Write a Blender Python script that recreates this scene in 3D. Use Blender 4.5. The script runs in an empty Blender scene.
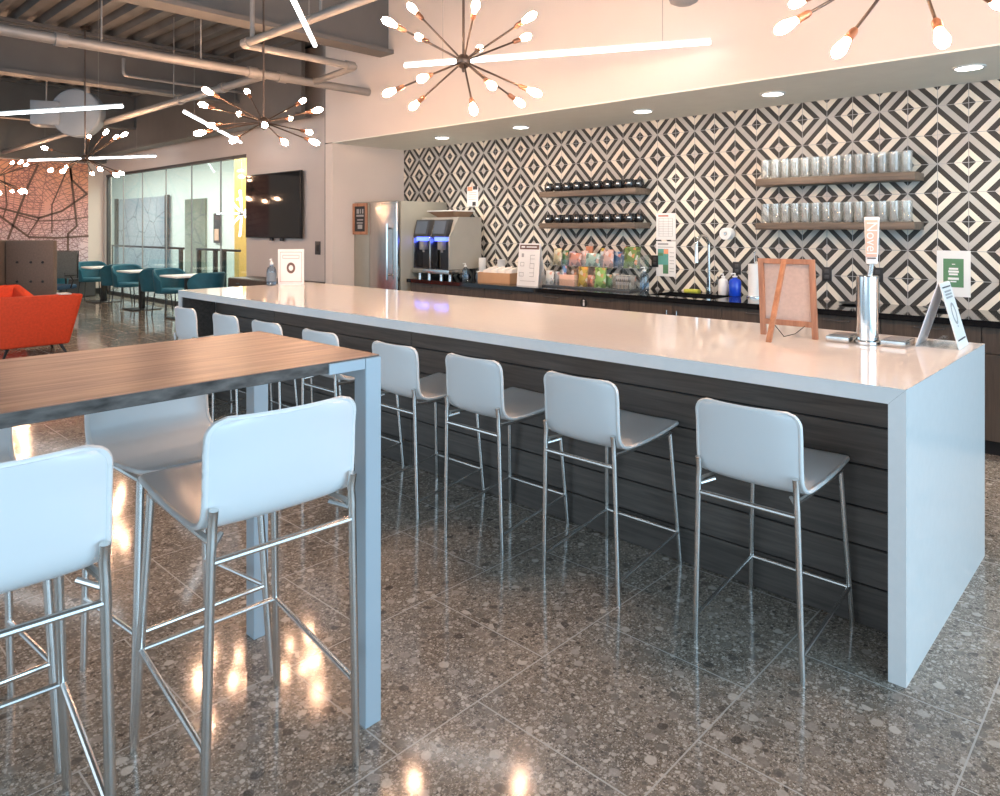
import bpy, bmesh, math, random
from mathutils import Vector, Matrix, Euler
random.seed(7)
S = bpy.context.scene
C = S.collection
PI = math.pi

# ------------------------------------------------------------------ materials
def new_mat(name):
    m = bpy.data.materials.new(name); m.use_nodes = True
    nt = m.node_tree
    b = nt.nodes['Principled BSDF']
    return m, nt, b
def N(nt, t, **kw):
    n = nt.nodes.new(t)
    for k, v in kw.items(): setattr(n, k, v)
    return n
def rgba(c): return (c[0], c[1], c[2], 1)
def mat(name, col, rough=.5, metal=0., var=.06, scale=6., stretch=(1, 1, 1), bump=0., spec=.5, coat=0., rvar=0.):
    """painted / moulded / metal surface with a faint procedural mottling"""
    m, nt, b = new_mat(name)
    tc = N(nt, 'ShaderNodeTexCoord'); mp = N(nt, 'ShaderNodeMapping')
    mp.inputs['Scale'].default_value = stretch
    nz = N(nt, 'ShaderNodeTexNoise'); nz.inputs['Scale'].default_value = scale; nz.inputs['Detail'].default_value = 4
    nt.links.new(tc.outputs['Object'], mp.inputs[0]); nt.links.new(mp.outputs[0], nz.inputs['Vector'])
    rp = N(nt, 'ShaderNodeValToRGB')
    rp.color_ramp.elements[0].position = .3; rp.color_ramp.elements[1].position = .7
    rp.color_ramp.elements[0].color = rgba([max(0, c * (1 - var)) for c in col])
    rp.color_ramp.elements[1].color = rgba([min(1, c * (1 + var)) for c in col])
    nt.links.new(nz.outputs['Fac'], rp.inputs[0]); nt.links.new(rp.outputs[0], b.inputs['Base Color'])
    b.inputs['Roughness'].default_value = rough; b.inputs['Metallic'].default_value = metal
    b.inputs['Specular IOR Level'].default_value = spec
    b.inputs['Coat Weight'].default_value = coat
    if rvar:
        mr = N(nt, 'ShaderNodeMapRange'); mr.inputs['To Min'].default_value = rough - rvar; mr.inputs['To Max'].default_value = rough + rvar
        nt.links.new(nz.outputs['Fac'], mr.inputs['Value']); nt.links.new(mr.outputs[0], b.inputs['Roughness'])
    if bump:
        bp = N(nt, 'ShaderNodeBump'); bp.inputs['Strength'].default_value = bump; bp.inputs['Distance'].default_value = .01
        nt.links.new(nz.outputs['Fac'], bp.inputs['Height']); nt.links.new(bp.outputs[0], b.inputs['Normal'])
    return m
def emit(name, col, strength):
    m, nt, b = new_mat(name)
    b.inputs['Base Color'].default_value = rgba(col); b.inputs['Emission Color'].default_value = rgba(col)
    b.inputs['Emission Strength'].default_value = strength
    return m
def clear(name, tint=(1, 1, 1), fac=.12, rough=.03, milk=0.):
    """thin clear glass / acrylic: mostly see-through with a Fresnel sheen"""
    m, nt, b = new_mat(name)
    nt.nodes.remove(b); out = nt.nodes['Material Output']
    tr = N(nt, 'ShaderNodeBsdfTransparent'); tr.inputs[0].default_value = rgba(tint)
    gl = N(nt, 'ShaderNodeBsdfGlossy'); gl.inputs['Roughness'].default_value = rough
    lw = N(nt, 'ShaderNodeLayerWeight'); lw.inputs[0].default_value = .35
    mr = N(nt, 'ShaderNodeMapRange'); mr.inputs['To Min'].default_value = fac * .6; mr.inputs['To Max'].default_value = min(1, fac * 5)
    nt.links.new(lw.outputs['Fresnel'], mr.inputs['Value'])
    if milk:
        df = N(nt, 'ShaderNodeBsdfDiffuse'); df.inputs[0].default_value = (.9, .9, .88, 1)
        m2 = N(nt, 'ShaderNodeMixShader'); m2.inputs[0].default_value = milk
        nt.links.new(tr.outputs[0], m2.inputs[1]); nt.links.new(df.outputs[0], m2.inputs[2]); tr = m2
    mx = N(nt, 'ShaderNodeMixShader')
    nt.links.new(mr.outputs[0], mx.inputs[0]); nt.links.new(tr.outputs[0], mx.inputs[1]); nt.links.new(gl.outputs[0], mx.inputs[2])
    nt.links.new(mx.outputs[0], out.inputs[0])
    return m
def wood(name, dark, light, axis='X', scale=1., rough=.45, spec=.5):
    m, nt, b = new_mat(name)
    tc = N(nt, 'ShaderNodeTexCoord'); mp = N(nt, 'ShaderNodeMapping')
    st = {'X': (.7, 14, 14), 'Y': (14, .7, 14), 'Z': (14, 14, .7)}[axis]
    mp.inputs['Scale'].default_value = [s * scale for s in st]
    nt.links.new(tc.outputs['Object'], mp.inputs[0])
    n1 = N(nt, 'ShaderNodeTexNoise'); n1.inputs['Scale'].default_value = 3; n1.inputs['Detail'].default_value = 8; n1.inputs['Roughness'].default_value = .65; n1.inputs['Distortion'].default_value = .6
    nt.links.new(mp.outputs[0], n1.inputs['Vector'])
    rp = N(nt, 'ShaderNodeValToRGB'); rp.color_ramp.elements[0].position = .3; rp.color_ramp.elements[1].position = .72
    rp.color_ramp.elements[0].color = rgba(dark); rp.color_ramp.elements[1].color = rgba(light)
    e = rp.color_ramp.elements.new(.5); e.color = rgba([(a + c) / 2 for a, c in zip(dark, light)])
    nt.links.new(n1.outputs['Fac'], rp.inputs[0]); nt.links.new(rp.outputs[0], b.inputs['Base Color'])
    b.inputs['Roughness'].default_value = rough; b.inputs['Specular IOR Level'].default_value = spec
    bp = N(nt, 'ShaderNodeBump'); bp.inputs['Strength'].default_value = .15; bp.inputs['Distance'].default_value = .004
    nt.links.new(n1.outputs['Fac'], bp.inputs['Height']); nt.links.new(bp.outputs[0], b.inputs['Normal'])
    return m

def mth(nt, op, a, b=None, clampv=False):
    n = N(nt, 'ShaderNodeMath', operation=op); n.use_clamp = clampv
    for i, v in enumerate((a, b)):
        if v is None: continue
        if isinstance(v, (int, float)): n.inputs[i].default_value = v
        else: nt.links.new(v, n.inputs[i])
    return n.outputs[0]

def floor_material():
    m, nt, b = new_mat('polished_terrazzo_tile')
    tc = N(nt, 'ShaderNodeTexCoord'); sep = N(nt, 'ShaderNodeSeparateXYZ')
    nt.links.new(tc.outputs['Object'], sep.inputs[0])
    W, L = .602, .654
    u = mth(nt, 'DIVIDE', mth(nt, 'ADD', sep.outputs[0], 1.041), W)
    iu = mth(nt, 'FLOOR', u); fu = mth(nt, 'SUBTRACT', u, iu)
    par = mth(nt, 'MODULO', mth(nt, 'ABSOLUTE', iu), 2)
    v = mth(nt, 'DIVIDE', mth(nt, 'SUBTRACT', sep.outputs[1], 1.962), L)
    v = mth(nt, 'ADD', v, mth(nt, 'MULTIPLY', par, .5))
    iv = mth(nt, 'FLOOR', v); fv = mth(nt, 'SUBTRACT', v, iv)
    eu = mth(nt, 'MULTIPLY', mth(nt, 'MINIMUM', fu, mth(nt, 'SUBTRACT', 1, fu)), W)
    ev = mth(nt, 'MULTIPLY', mth(nt, 'MINIMUM', fv, mth(nt, 'SUBTRACT', 1, fv)), L)
    ed = mth(nt, 'MINIMUM', eu, ev)
    grout = mth(nt, 'LESS_THAN', ed, .0026)
    # aggregate: pebbles of three sizes over a mottled ground
    nz = N(nt, 'ShaderNodeTexNoise'); nz.inputs['Scale'].default_value = 3.2; nz.inputs['Detail'].default_value = 5
    nt.links.new(tc.outputs['Object'], nz.inputs['Vector'])
    base = N(nt, 'ShaderNodeValToRGB'); base.color_ramp.elements[0].position = .3; base.color_ramp.elements[1].position = .7
    base.color_ramp.elements[0].color = (.155, .127, .098, 1); base.color_ramp.elements[1].color = (.33, .274, .216, 1)
    nt.links.new(nz.outputs['Fac'], base.inputs[0])
    col = base.outputs[0]
    for sc, th, soft, dens in ((210, .42, .10, .85), (95, .42, .10, .6), (48, .38, .07, .35), (21, .36, .045, .2)):
        dz = N(nt, 'ShaderNodeTexNoise'); dz.inputs['Scale'].default_value = sc * .8
        nt.links.new(tc.outputs['Object'], dz.inputs['Vector'])
        vm = N(nt, 'ShaderNodeVectorMath', operation='SCALE'); vm.inputs['Scale'].default_value = .5 / sc
        nt.links.new(dz.outputs['Color'], vm.inputs[0])
        va = N(nt, 'ShaderNodeVectorMath', operation='ADD'); nt.links.new(tc.outputs['Object'], va.inputs[0]); nt.links.new(vm.outputs[0], va.inputs[1])
        vo = N(nt, 'ShaderNodeTexVoronoi'); vo.inputs['Scale'].default_value = sc; vo.voronoi_dimensions = '2D'
        nt.links.new(va.outputs[0], vo.inputs['Vector'])
        mr = N(nt, 'ShaderNodeMapRange'); mr.inputs['From Min'].default_value = th + soft; mr.inputs['From Max'].default_value = th - soft
        nt.links.new(vo.outputs['Distance'], mr.inputs['Value'])
        sc2 = N(nt, 'ShaderNodeSeparateColor'); nt.links.new(vo.outputs['Color'], sc2.inputs[0])
        pick = mth(nt, 'LESS_THAN', sc2.outputs[0], dens)
        f = mth(nt, 'MULTIPLY', mr.outputs[0], pick)
        pr = N(nt, 'ShaderNodeValToRGB'); pr.color_ramp.elements[0].color = (.06, .052, .045, 1); pr.color_ramp.elements[1].color = (.66, .60, .53, 1)
        e = pr.color_ramp.elements.new(.5); e.color = (.27, .235, .20, 1)
        nt.links.new(sc2.outputs[1], pr.inputs[0])
        mx = N(nt, 'ShaderNodeMixRGB'); nt.links.new(mth(nt, 'MULTIPLY', f, .78), mx.inputs[0]); nt.links.new(col, mx.inputs[1]); nt.links.new(pr.outputs[0], mx.inputs[2])
        col = mx.outputs[0]
    mx = N(nt, 'ShaderNodeMixRGB'); nt.links.new(grout, mx.inputs[0]); nt.links.new(col, mx.inputs[1]); mx.inputs[2].default_value = (.42, .40, .37, 1)
    nt.links.new(mx.outputs[0], b.inputs['Base Color'])
    b.inputs['Roughness'].default_value = .13
    rr = N(nt, 'ShaderNodeMapRange'); rr.inputs['To Min'].default_value = .06; rr.inputs['To Max'].default_value = .13
    nt.links.new(nz.outputs['Fac'], rr.inputs['Value'])
    rg = mth(nt, 'ADD', rr.outputs[0], mth(nt, 'MULTIPLY', grout, .4)); nt.links.new(rg, b.inputs['Roughness'])
    b.inputs['Specular IOR Level'].default_value = .5
    return m

def tile_material():
    """printed cement tile: nested black and cream diamonds over four tiles"""
    m, nt, b = new_mat('diamond_cement_tile')
    tc = N(nt, 'ShaderNodeTexCoord'); sep = N(nt, 'ShaderNodeSeparateXYZ')
    nt.links.new(tc.outputs['Object'], sep.inputs[0])
    H, V = .417, .455
    u = mth(nt, 'FRACT', mth(nt, 'ADD', mth(nt, 'DIVIDE', mth(nt, 'ADD', sep.outputs[0], 1.163), H), 40))
    v = mth(nt, 'FRACT', mth(nt, 'ADD', mth(nt, 'DIVIDE', mth(nt, 'SUBTRACT', sep.outputs[2], 2.038), V), 40))
    du = mth(nt, 'MINIMUM', u, mth(nt, 'SUBTRACT', 1, u)); dv = mth(nt, 'MINIMUM', v, mth(nt, 'SUBTRACT', 1, v))
    s = mth(nt, 'ADD', du, dv)
    rp = N(nt, 'ShaderNodeValToRGB'); cr = rp.color_ramp; cr.interpolation = 'CONSTANT'
    K = (.030, .026, .021, 1); CRM = (.80, .73, .61, 1); G = (.50, .475, .43, 1); P = (.62, .56, .49, 1)
    stops = [(0, K), (.117, CRM), (.238, K), (.36, G), (.5, K), (.617, CRM), (.762, K), (.895, P)]
    cr.elements[0].position = 0; cr.elements[0].color = K
    cr.elements[1].position = .117; cr.elements[1].color = CRM
    for p, c in stops[2:]:
        e = cr.elements.new(p); e.color = c
    nt.links.new(s, rp.inputs[0])
    # light grout on every tile edge (two tiles per repeat in each direction)
    gu = mth(nt, 'MULTIPLY', mth(nt, 'MINIMUM', du, mth(nt, 'SUBTRACT', .5, du)), H)
    gv = mth(nt, 'MULTIPLY', mth(nt, 'MINIMUM', dv, mth(nt, 'SUBTRACT', .5, dv)), V)
    gr = mth(nt, 'LESS_THAN', mth(nt, 'MINIMUM', gu, gv), .0022)
    mx = N(nt, 'ShaderNodeMixRGB'); nt.links.new(gr, mx.inputs[0]); nt.links.new(rp.outputs[0], mx.inputs[1]); mx.inputs[2].default_value = (.40, .40, .39, 1)
    nz = N(nt, 'ShaderNodeTexNoise'); nz.inputs['Scale'].default_value = 9; nt.links.new(tc.outputs['Object'], nz.inputs['Vector'])
    mr = N(nt, 'ShaderNodeMapRange'); mr.inputs['To Min'].default_value = .88; mr.inputs['To Max'].default_value = 1.08
    nt.links.new(nz.outputs['Fac'], mr.inputs['Value'])
    m2 = N(nt, 'ShaderNodeMixRGB', blend_type='MULTIPLY'); m2.inputs[0].default_value = 1
    nt.links.new(mx.outputs[0], m2.inputs[1]); nt.links.new(mr.outputs[0], m2.inputs[2])
    nt.links.new(m2.outputs[0], b.inputs['Base Color'])
    b.inputs['Roughness'].default_value = .5
    return m

def mural_material():
    m, nt, b = new_mat('printed_city_map')
    tc = N(nt, 'ShaderNodeTexCoord'); sep = N(nt, 'ShaderNodeSeparateXYZ'); nt.links.new(tc.outputs['Object'], sep.inputs[0])
    mr = N(nt, 'ShaderNodeMapRange'); mr.inputs['From Min'].default_value = .3; mr.inputs['From Max'].default_value = 3.1
    nz = N(nt, 'ShaderNodeTexNoise'); nz.inputs['Scale'].default_value = 1.3; nz.inputs['Detail'].default_value = 5; nt.links.new(tc.outputs['Object'], nz.inputs['Vector'])
    ad = mth(nt, 'ADD', sep.outputs[2], mth(nt, 'MULTIPLY', mth(nt, 'SUBTRACT', nz.outputs['Fac'], .5), 1.4))
    nt.links.new(ad, mr.inputs['Value'])
    rp = N(nt, 'ShaderNodeValToRGB'); cr = rp.color_ramp
    cr.elements[0].position = .05; cr.elements[0].color = (.58, .52, .56, 1)
    cr.elements[1].position = .95; cr.elements[1].color = (.85, .40, .24, 1)
    e = cr.elements.new(.35); e.color = (.72, .52, .52, 1)
    e = cr.elements.new(.62); e.color = (.84, .43, .36, 1)
    nt.links.new(mr.outputs[0], rp.inputs[0])
    col = rp.outputs[0]
    # street grids at three angles, each kept to its own quarter of the town
    for rot, sc, mort, thr, dk in ((.18, 1.6, .014, .36, .55), (-.55, 2.6, .022, .44, .55), (.10, 4.6, .036, .46, .5), (.9, 3.6, .026, .5, .5)):
        cx = N(nt, 'ShaderNodeCombineXYZ'); nt.links.new(sep.outputs[1], cx.inputs[0]); nt.links.new(sep.outputs[2], cx.inputs[1])
        mp = N(nt, 'ShaderNodeMapping'); mp.inputs['Rotation'].default_value = (0, 0, rot); nt.links.new(cx.outputs[0], mp.inputs[0])
        wn = N(nt, 'ShaderNodeTexNoise'); wn.inputs['Scale'].default_value = .9; nt.links.new(tc.outputs['Object'], wn.inputs['Vector'])
        wv = N(nt, 'ShaderNodeVectorMath', operation='SCALE'); wv.inputs['Scale'].default_value = .35; nt.links.new(wn.outputs['Color'], wv.inputs[0])
        av = N(nt, 'ShaderNodeVectorMath', operation='ADD'); nt.links.new(mp.outputs[0], av.inputs[0]); nt.links.new(wv.outputs[0], av.inputs[1])
        br = N(nt, 'ShaderNodeTexBrick'); br.offset = 0.; br.inputs['Scale'].default_value = sc; br.inputs['Mortar Size'].default_value = mort; br.inputs['Mortar Smooth'].default_value = 0
        nt.links.new(av.outputs[0], br.inputs['Vector'])
        mk = N(nt, 'ShaderNodeTexNoise'); mk.inputs['Scale'].default_value = .7 + sc * .1; mk.inputs['Detail'].default_value = 1; nt.links.new(mp.outputs[0], mk.inputs['Vector'])
        lt = mth(nt, 'MULTIPLY', mth(nt, 'MULTIPLY', br.outputs['Fac'], mth(nt, 'GREATER_THAN', mk.outputs['Fac'], thr)), dk)
        mx = N(nt, 'ShaderNodeMixRGB'); nt.links.new(lt, mx.inputs[0]); nt.links.new(col, mx.inputs[1]); mx.inputs[2].default_value = (.22, .09, .10, 1)
        col = mx.outputs[0]
    nt.links.new(col, b.inputs['Base Color']); b.inputs['Roughness'].default_value = .6
    return m
def etched_material(name, c0, c1):
    m, nt, b = new_mat(name)
    tc = N(nt, 'ShaderNodeTexCoord'); vo = N(nt, 'ShaderNodeTexVoronoi', feature='DISTANCE_TO_EDGE'); vo.inputs['Scale'].default_value = 1.1
    nt.links.new(tc.outputs['Object'], vo.inputs['Vector'])
    nz = N(nt, 'ShaderNodeTexNoise'); nz.inputs['Scale'].default_value = .8; nt.links.new(tc.outputs['Object'], nz.inputs['Vector'])
    rp = N(nt, 'ShaderNodeValToRGB'); rp.color_ramp.elements[0].color = rgba(c0); rp.color_ramp.elements[1].color = rgba(c1)
    rp.color_ramp.elements[0].position = .3; rp.color_ramp.elements[1].position = .7
    nt.links.new(nz.outputs['Fac'], rp.inputs[0])
    mx = N(nt, 'ShaderNodeMixRGB'); nt.links.new(mth(nt, 'MULTIPLY', mth(nt, 'LESS_THAN', vo.outputs['Distance'], .02), .55), mx.inputs[0])
    nt.links.new(rp.outputs[0], mx.inputs[1]); mx.inputs[2].default_value = (.12, .13, .15, 1)
    nt.links.new(mx.outputs[0], b.inputs['Base Color']); b.inputs['Roughness'].default_value = .4
    return m

M = dict(
    floor=floor_material(), tile=tile_material(), mural=mural_material(),
    wall=mat('white_wall_paint', (.69, .60, .53), .6, var=.02, scale=2),
    wallgrey=mat('warm_grey_wall_paint', (.60, .54, .50), .6, var=.02, scale=2),
    soffit=mat('soffit_paint', (.86, .85, .76), .7, var=.02),
    yellow=mat('yellow_wall_paint', (1., .62, .16), .5, var=.02),
    deck=mat('galvanised_roof_deck', (.13, .127, .122), .5, .3, var=.15, scale=3),
    steel_beam=mat('grey_beam_paint', (.135, .125, .115), .55, var=.08, scale=3),
    pipe=mat('grey_pipe_paint', (.27, .25, .23), .45, .2, var=.08),
    quartz=mat('white_quartz', (.80, .79, .78), .07, var=.015, scale=30, spec=.6),
    black_stone=mat('black_polished_stone', (.012, .012, .013), .06, var=.3, scale=60, spec=.6),
    dwood=wood('dark_stained_oak', (.050, .044, .040), (.125, .108, .095), 'X', 1.0, .42),
    cab=wood('dark_walnut_veneer', (.055, .040, .031), (.105, .078, .060), 'Z', 1.0, .45),
    table_top=wood('oiled_oak_top', (.17, .085, .06), (.50, .30, .22), 'Y', 1.1, .38, .4),
    table_edge=mat('weathered_oak_edge', (.115, .103, .096), .8, var=.6, scale=38, stretch=(1, .35, 1), spec=.2, bump=.3),
    shelf=wood('grey_brown_oak', (.075, .052, .036), (.19, .138, .10), 'X', .8, .5),
    easel=wood('reddish_pine', (.30, .12, .06), (.52, .25, .14), 'Z', .8, .45),
    easel_back=mat('pale_fibreboard', (.56, .43, .37), .7, var=.06, scale=60),
    gloss=mat('white_moulded_plastic', (.76, .78, .79), .28, var=.01),
    trim=mat('white_seam_piping', (.80, .80, .79), .4, var=.01),
    chrome=mat('brushed_steel_tube', (.74, .73, .71), .26, 1., var=.04, scale=20),
    chrome_p=mat('polished_steel', (.66, .66, .65), .10, 1., var=.03),
    inox=mat('stainless_steel_sheet', (.50, .49, .47), .24, 1., var=.04, scale=4, stretch=(8, 8, .4)),
    inox_side=mat('fridge_side_paint', (.36, .34, .28), .4, .3, var=.03),
    taupe=mat('taupe_enamel', (.44, .41, .35), .4, .2, var=.03),
    legpaint=mat('grey_blue_powder_coat', (.42, .50, .56), .35, .15, var=.03),
    black=mat('black_satin', (.015, .015, .016), .4, var=.2),
    blackgloss=mat('black_glass_screen', (.008, .009, .01), .05, var=.2, spec=.7),
    bronze=mat('dark_bronze', (.13, .095, .075), .38, .8, var=.1),
    hopper=mat('smoky_brown_plastic', (.27, .17, .11), .2, var=.15),
    copper=mat('copper_socket', (.42, .20, .12), .35, .8, var=.06),
    darkgrey=mat('charcoal_plastic', (.055, .055, .057), .45, var=.1),
    grey=mat('mid_grey_plastic', (.28, .28, .285), .5, var=.05),
    mug=mat('black_glazed_ceramic', (.018, .018, .018), .18, var=.2, spec=.6),
    orange=mat('orange_wool', (.80, .075, .022), .75, var=.08, scale=40, bump=.1),
    teal=mat('teal_velvet', (.014, .115, .165), .6, var=.12, scale=12),
    booth=mat('brown_felt', (.15, .115, .095), .8, var=.1, scale=40, bump=.1),
    mesh_fabric=mat('olive_mesh_fabric', (.17, .165, .14), .8, var=.2, scale=80),
    blue=mat('blue_fabric', (.02, .07, .14), .7, var=.1),
    paper=mat('white_paper', (.82, .80, .77), .6, var=.02),
    paper_warm=mat('cream_paper', (.80, .73, .66), .6, var=.02),
    ink=mat('dark_print', (.05, .045, .045), .6, var=.1),
    ink_grey=mat('grey_print', (.38, .37, .36), .6, var=.05),
    ink_brown=mat('brown_print', (.16, .09, .07), .6, var=.1),
    ink_red=mat('rose_print', (.52, .25, .20), .6, var=.05),
    ink_orange=mat('orange_print', (.80, .33, .18), .55, var=.05),
    ink_peach=mat('peach_print', (.80, .50, .37), .5, var=.04),
    ink_green=mat('green_print', (.10, .24, .12), .5, var=.12),
    ink_teal=mat('teal_print', (.12, .36, .31), .5, var=.15),
    ink_white=mat('white_print', (.82, .82, .80), .5, var=.01),
    kraft=mat('kraft_card', (.56, .32, .17), .7, var=.06),
    cup=mat('white_paper_cup', (.78, .78, .76), .45, var=.02),
    glass=clear('drinking_glass', (.95, .95, .93), .09, .05, .13),
    acrylic=clear('clear_acrylic', (.97, .98, .98), .05, .05, .015),
    pane=clear('glazing', (.93, .965, .95), .035),
    frost=mat('translucent_white_acrylic', (.86, .85, .88), .25, var=.02),
    bulb=emit('warm_filament_bulb', (1., .59, .36), 122.),
    led=emit('cool_white_led', (.88, .95, 1.), 5.),
    down=emit('downlight_lens', (1., .97, .92), 7.),
    blue_led=emit('blue_indicator_light', (.10, .16, 1.), 1.8),
    disp=emit('machine_display', (.055, .065, .08), .6),
    disc=mat('pale_blue_grey_paint', (.16, .20, .24), .5, var=.03),
    spray=clear('blue_tinted_bottle', (.75, .85, .95), .12),
    bluegel=mat('bright_blue_liquid', (.01, .06, .55), .15, var=.1, spec=.6),
    sponge=mat('yellow_green_sponge', (.50, .52, .06), .8, var=.1, scale=80),
    etch=etched_material('etched_map_glass', (.38, .43, .50), (.56, .60, .65)),
    etch2=etched_material('olive_map_panel', (.17, .19, .14), (.35, .37, .31)),
    backwall=mat('pale_green_white_paint', (.78, .83, .79), .6, var=.02),
)

# ------------------------------------------------------------------ mesh helpers
def obj(name, bm, m, parent=None, loc=None, smooth=35):
    me = bpy.data.meshes.new(name)
    bmesh.ops.recalc_face_normals(bm, faces=bm.faces)
    bm.to_mesh(me); bm.free()
    mats = m if isinstance(m, (list, tuple)) else [m]
    for q in mats: me.materials.append(q)
    if smooth:
        me.shade_smooth(); me.set_sharp_from_angle(angle=math.radians(smooth))
    o = bpy.data.objects.new(name, me); C.objects.link(o)
    if parent: o.parent = parent
    if loc: o.location = loc
    return o
def tag(o, label, cat, group=None, kind=None):
    o['label'] = label; o['category'] = cat
    if group: o['group'] = group
    if kind: o['kind'] = kind
    return o
def thing(name, label, cat, loc=(0, 0, 0), rz=0, group=None):
    o = bpy.data.objects.new(name, None); C.objects.link(o)
    o.empty_display_size = .1; o.location = loc; o.rotation_euler = (0, 0, rz)
    return tag(o, label, cat, group)
def struct(name, bm, m, parent=None, smooth=35):
    o = obj(name, bm, m, parent, smooth=smooth)
    if not parent: o['kind'] = 'structure'
    return o
def dup(root, loc, rz, label, group=None):
    r = root.copy(); C.objects.link(r); r.location = loc; r.rotation_euler = (0, 0, rz); r['label'] = label
    if group: r['group'] = group
    for ch in list(root.children):
        c = ch.copy(); C.objects.link(c); c.parent = r
        for g in list(ch.children):
            d = g.copy(); C.objects.link(d); d.parent = c
    return r
def B(): return bmesh.new()
def box(bm, x0, y0, z0, x1, y1, z1, bev=0, seg=2, mi=0, mtx=None):
    r = bmesh.ops.create_cube(bm, size=1)
    vs = r['verts']
    for v in vs:
        v.co = Vector(((x0 + x1) / 2 + v.co.x * abs(x1 - x0), (y0 + y1) / 2 + v.co.y * abs(y1 - y0), (z0 + z1) / 2 + v.co.z * abs(z1 - z0)))
    return _fin(bm, vs, bev, seg, mi, mtx)
def _fin(bm, vs, bev, seg, mi, mtx):
    fs = set(f for v in vs for f in v.link_faces)
    if bev:
        es = set(e for v in vs for e in v.link_edges)
        r = bmesh.ops.bevel(bm, geom=list(es), offset=bev, segments=seg, affect='EDGES', profile=.5)
        fs = set(f for f in r['faces']) | set(f for f in fs if f.is_valid)
        vs = set(v for f in fs for v in f.verts)
        fs = set(f for v in vs for f in v.link_faces)
    for f in fs: f.material_index = mi
    if mtx:
        for v in set(v for f in fs for v in f.verts): v.co = mtx @ v.co
    return fs
def hexa(bm, bot, top, bev=0, seg=2, mi=0, mtx=None):
    """eight-cornered block: bot and top are four points each, in turn"""
    vb = [bm.verts.new(p) for p in bot]; vt = [bm.verts.new(p) for p in top]
    bm.faces.new(vb[::-1]); bm.faces.new(vt)
    for i in range(4):
        j = (i + 1) % 4
        bm.faces.new((vb[i], vb[j], vt[j], vt[i]))
    return _fin(bm, vb + vt, bev, seg, mi, mtx)
def tube(bm, pts, r, seg=10, mi=0, cap=True, rs=None):
    pts = [Vector(p) for p in pts]; n = len(pts)
    tans = []
    for i in range(n):
        if i == 0: t = pts[1] - pts[0]
        elif i == n - 1: t = pts[-1] - pts[-2]
        else: t = (pts[i + 1] - pts[i]).normalized() + (pts[i] - pts[i - 1]).normalized()
        tans.append(t.normalized())
    a = tans[0].orthogonal().normalized()
    rings = []
    for i in range(n):
        a = (a - tans[i] * a.dot(tans[i])).normalized(); b_ = tans[i].cross(a)
        k = 1.
        if 0 < i < n - 1:
            c = tans[i].dot((pts[i + 1] - pts[i]).normalized()); k = 1 / max(.5, c)
        rr = rs[i] if rs else r
        rings.append([bm.verts.new(pts[i] + (a * math.cos(2 * PI * j / seg) + b_ * math.sin(2 * PI * j / seg)) * rr) for j in range(seg)])
    for i in range(n - 1):
        for j in range(seg):
            f = bm.faces.new((rings[i][j], rings[i][(j + 1) % seg], rings[i + 1][(j + 1) % seg], rings[i + 1][j])); f.material_index = mi
    if cap:
        f = bm.faces.new(rings[0][::-1]); f.material_index = mi
        f = bm.faces.new(rings[-1]); f.material_index = mi
def bend(p0, p1, p2, r, k=5):
    """points of a rounded corner at p1"""
    p0, p1, p2 = Vector(p0), Vector(p1), Vector(p2)
    a = p1 + (p0 - p1).normalized() * r; b_ = p1 + (p2 - p1).normalized() * r
    return [(a * (1 - t) ** 2 + p1 * 2 * t * (1 - t) + b_ * t * t) for t in [i / k for i in range(k + 1)]]
def lathe(bm, prof, seg=20, mi=0, mtx=None, a0=0., a1=2 * PI, close=False):
    full = abs(a1 - a0 - 2 * PI) < 1e-6
    n = seg if full else seg + 1
    cols = []
    for j in range(n):
        t = a0 + (a1 - a0) * j / seg
        col = []
        for (r, z) in prof:
            p = Vector((r * math.cos(t), r * math.sin(t), z))
            col.append(bm.verts.new(mtx @ p if mtx else p))
        cols.append(col)
    m_ = len(prof)
    for j in range(seg if full else seg):
        c0 = cols[j]; c1 = cols[(j + 1) % n]
        for i in range(m_ - 1 if not close else m_):
            k = (i + 1) % m_
            vs = [c0[i], c1[i], c1[k], c0[k]]
            try: f = bm.faces.new(vs); f.material_index = mi
            except Exception: pass
    bmesh.ops.remove_doubles(bm, verts=[v for c in cols for v in c if v.is_valid], dist=1e-5)
def cyl(bm, x, y, z0, z1, r, seg=20, mi=0, r2=None, bev=0):
    r2 = r if r2 is None else r2
    pr = [(0, z0), (r - bev, z0), (r, z0 + bev), (r2, z1 - bev), (r2 - bev, z1), (0, z1)]
    lathe(bm, pr, seg, mi, Matrix.Translation((x, y, 0)))
def ball(bm, c, r, mi=0, sz=1., u=14, v=9):
    lathe(bm, [(r * math.sin(PI * i / v), -r * sz * math.cos(PI * i / v)) for i in range(v + 1)], u, mi, Matrix.Translation(c))
def align(p, d):
    """matrix taking local +z to direction d at point p"""
    return Matrix.Translation(p) @ Vector(d).to_track_quat('Z', 'Y').to_matrix().to_4x4()
def text_bm(txt, size, depth=.001, align_x='CENTER'):
    cu = bpy.data.curves.new('lettering', 'FONT'); cu.body = txt; cu.size = size; cu.extrude = depth
    cu.align_x = align_x; cu.align_y = 'CENTER'
    o = bpy.data.objects.new('lettering', cu); C.objects.link(o)
    bpy.context.view_layer.update()
    dg = bpy.context.evaluated_depsgraph_get()
    me = bpy.data.meshes.new_from_object(o.evaluated_get(dg))
    bm = B(); bm.from_mesh(me)
    bpy.data.objects.remove(o); bpy.data.curves.remove(cu); bpy.data.meshes.remove(me)
    return bm

# ------------------------------------------------------------------ the setting
Z_SOF = 2.645; Y_SOF = 5.27; Y_BACK = 6.45; X_ALC = -7.96; Y_TV = 5.97; X_END = 2.4; Z_DECK = 4.3; X_FAR = -18.7
bm = B(); box(bm, -30, -5, -.12, X_END + 2, 12, 0); struct('floor', bm, M['floor'], smooth=0)
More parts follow.
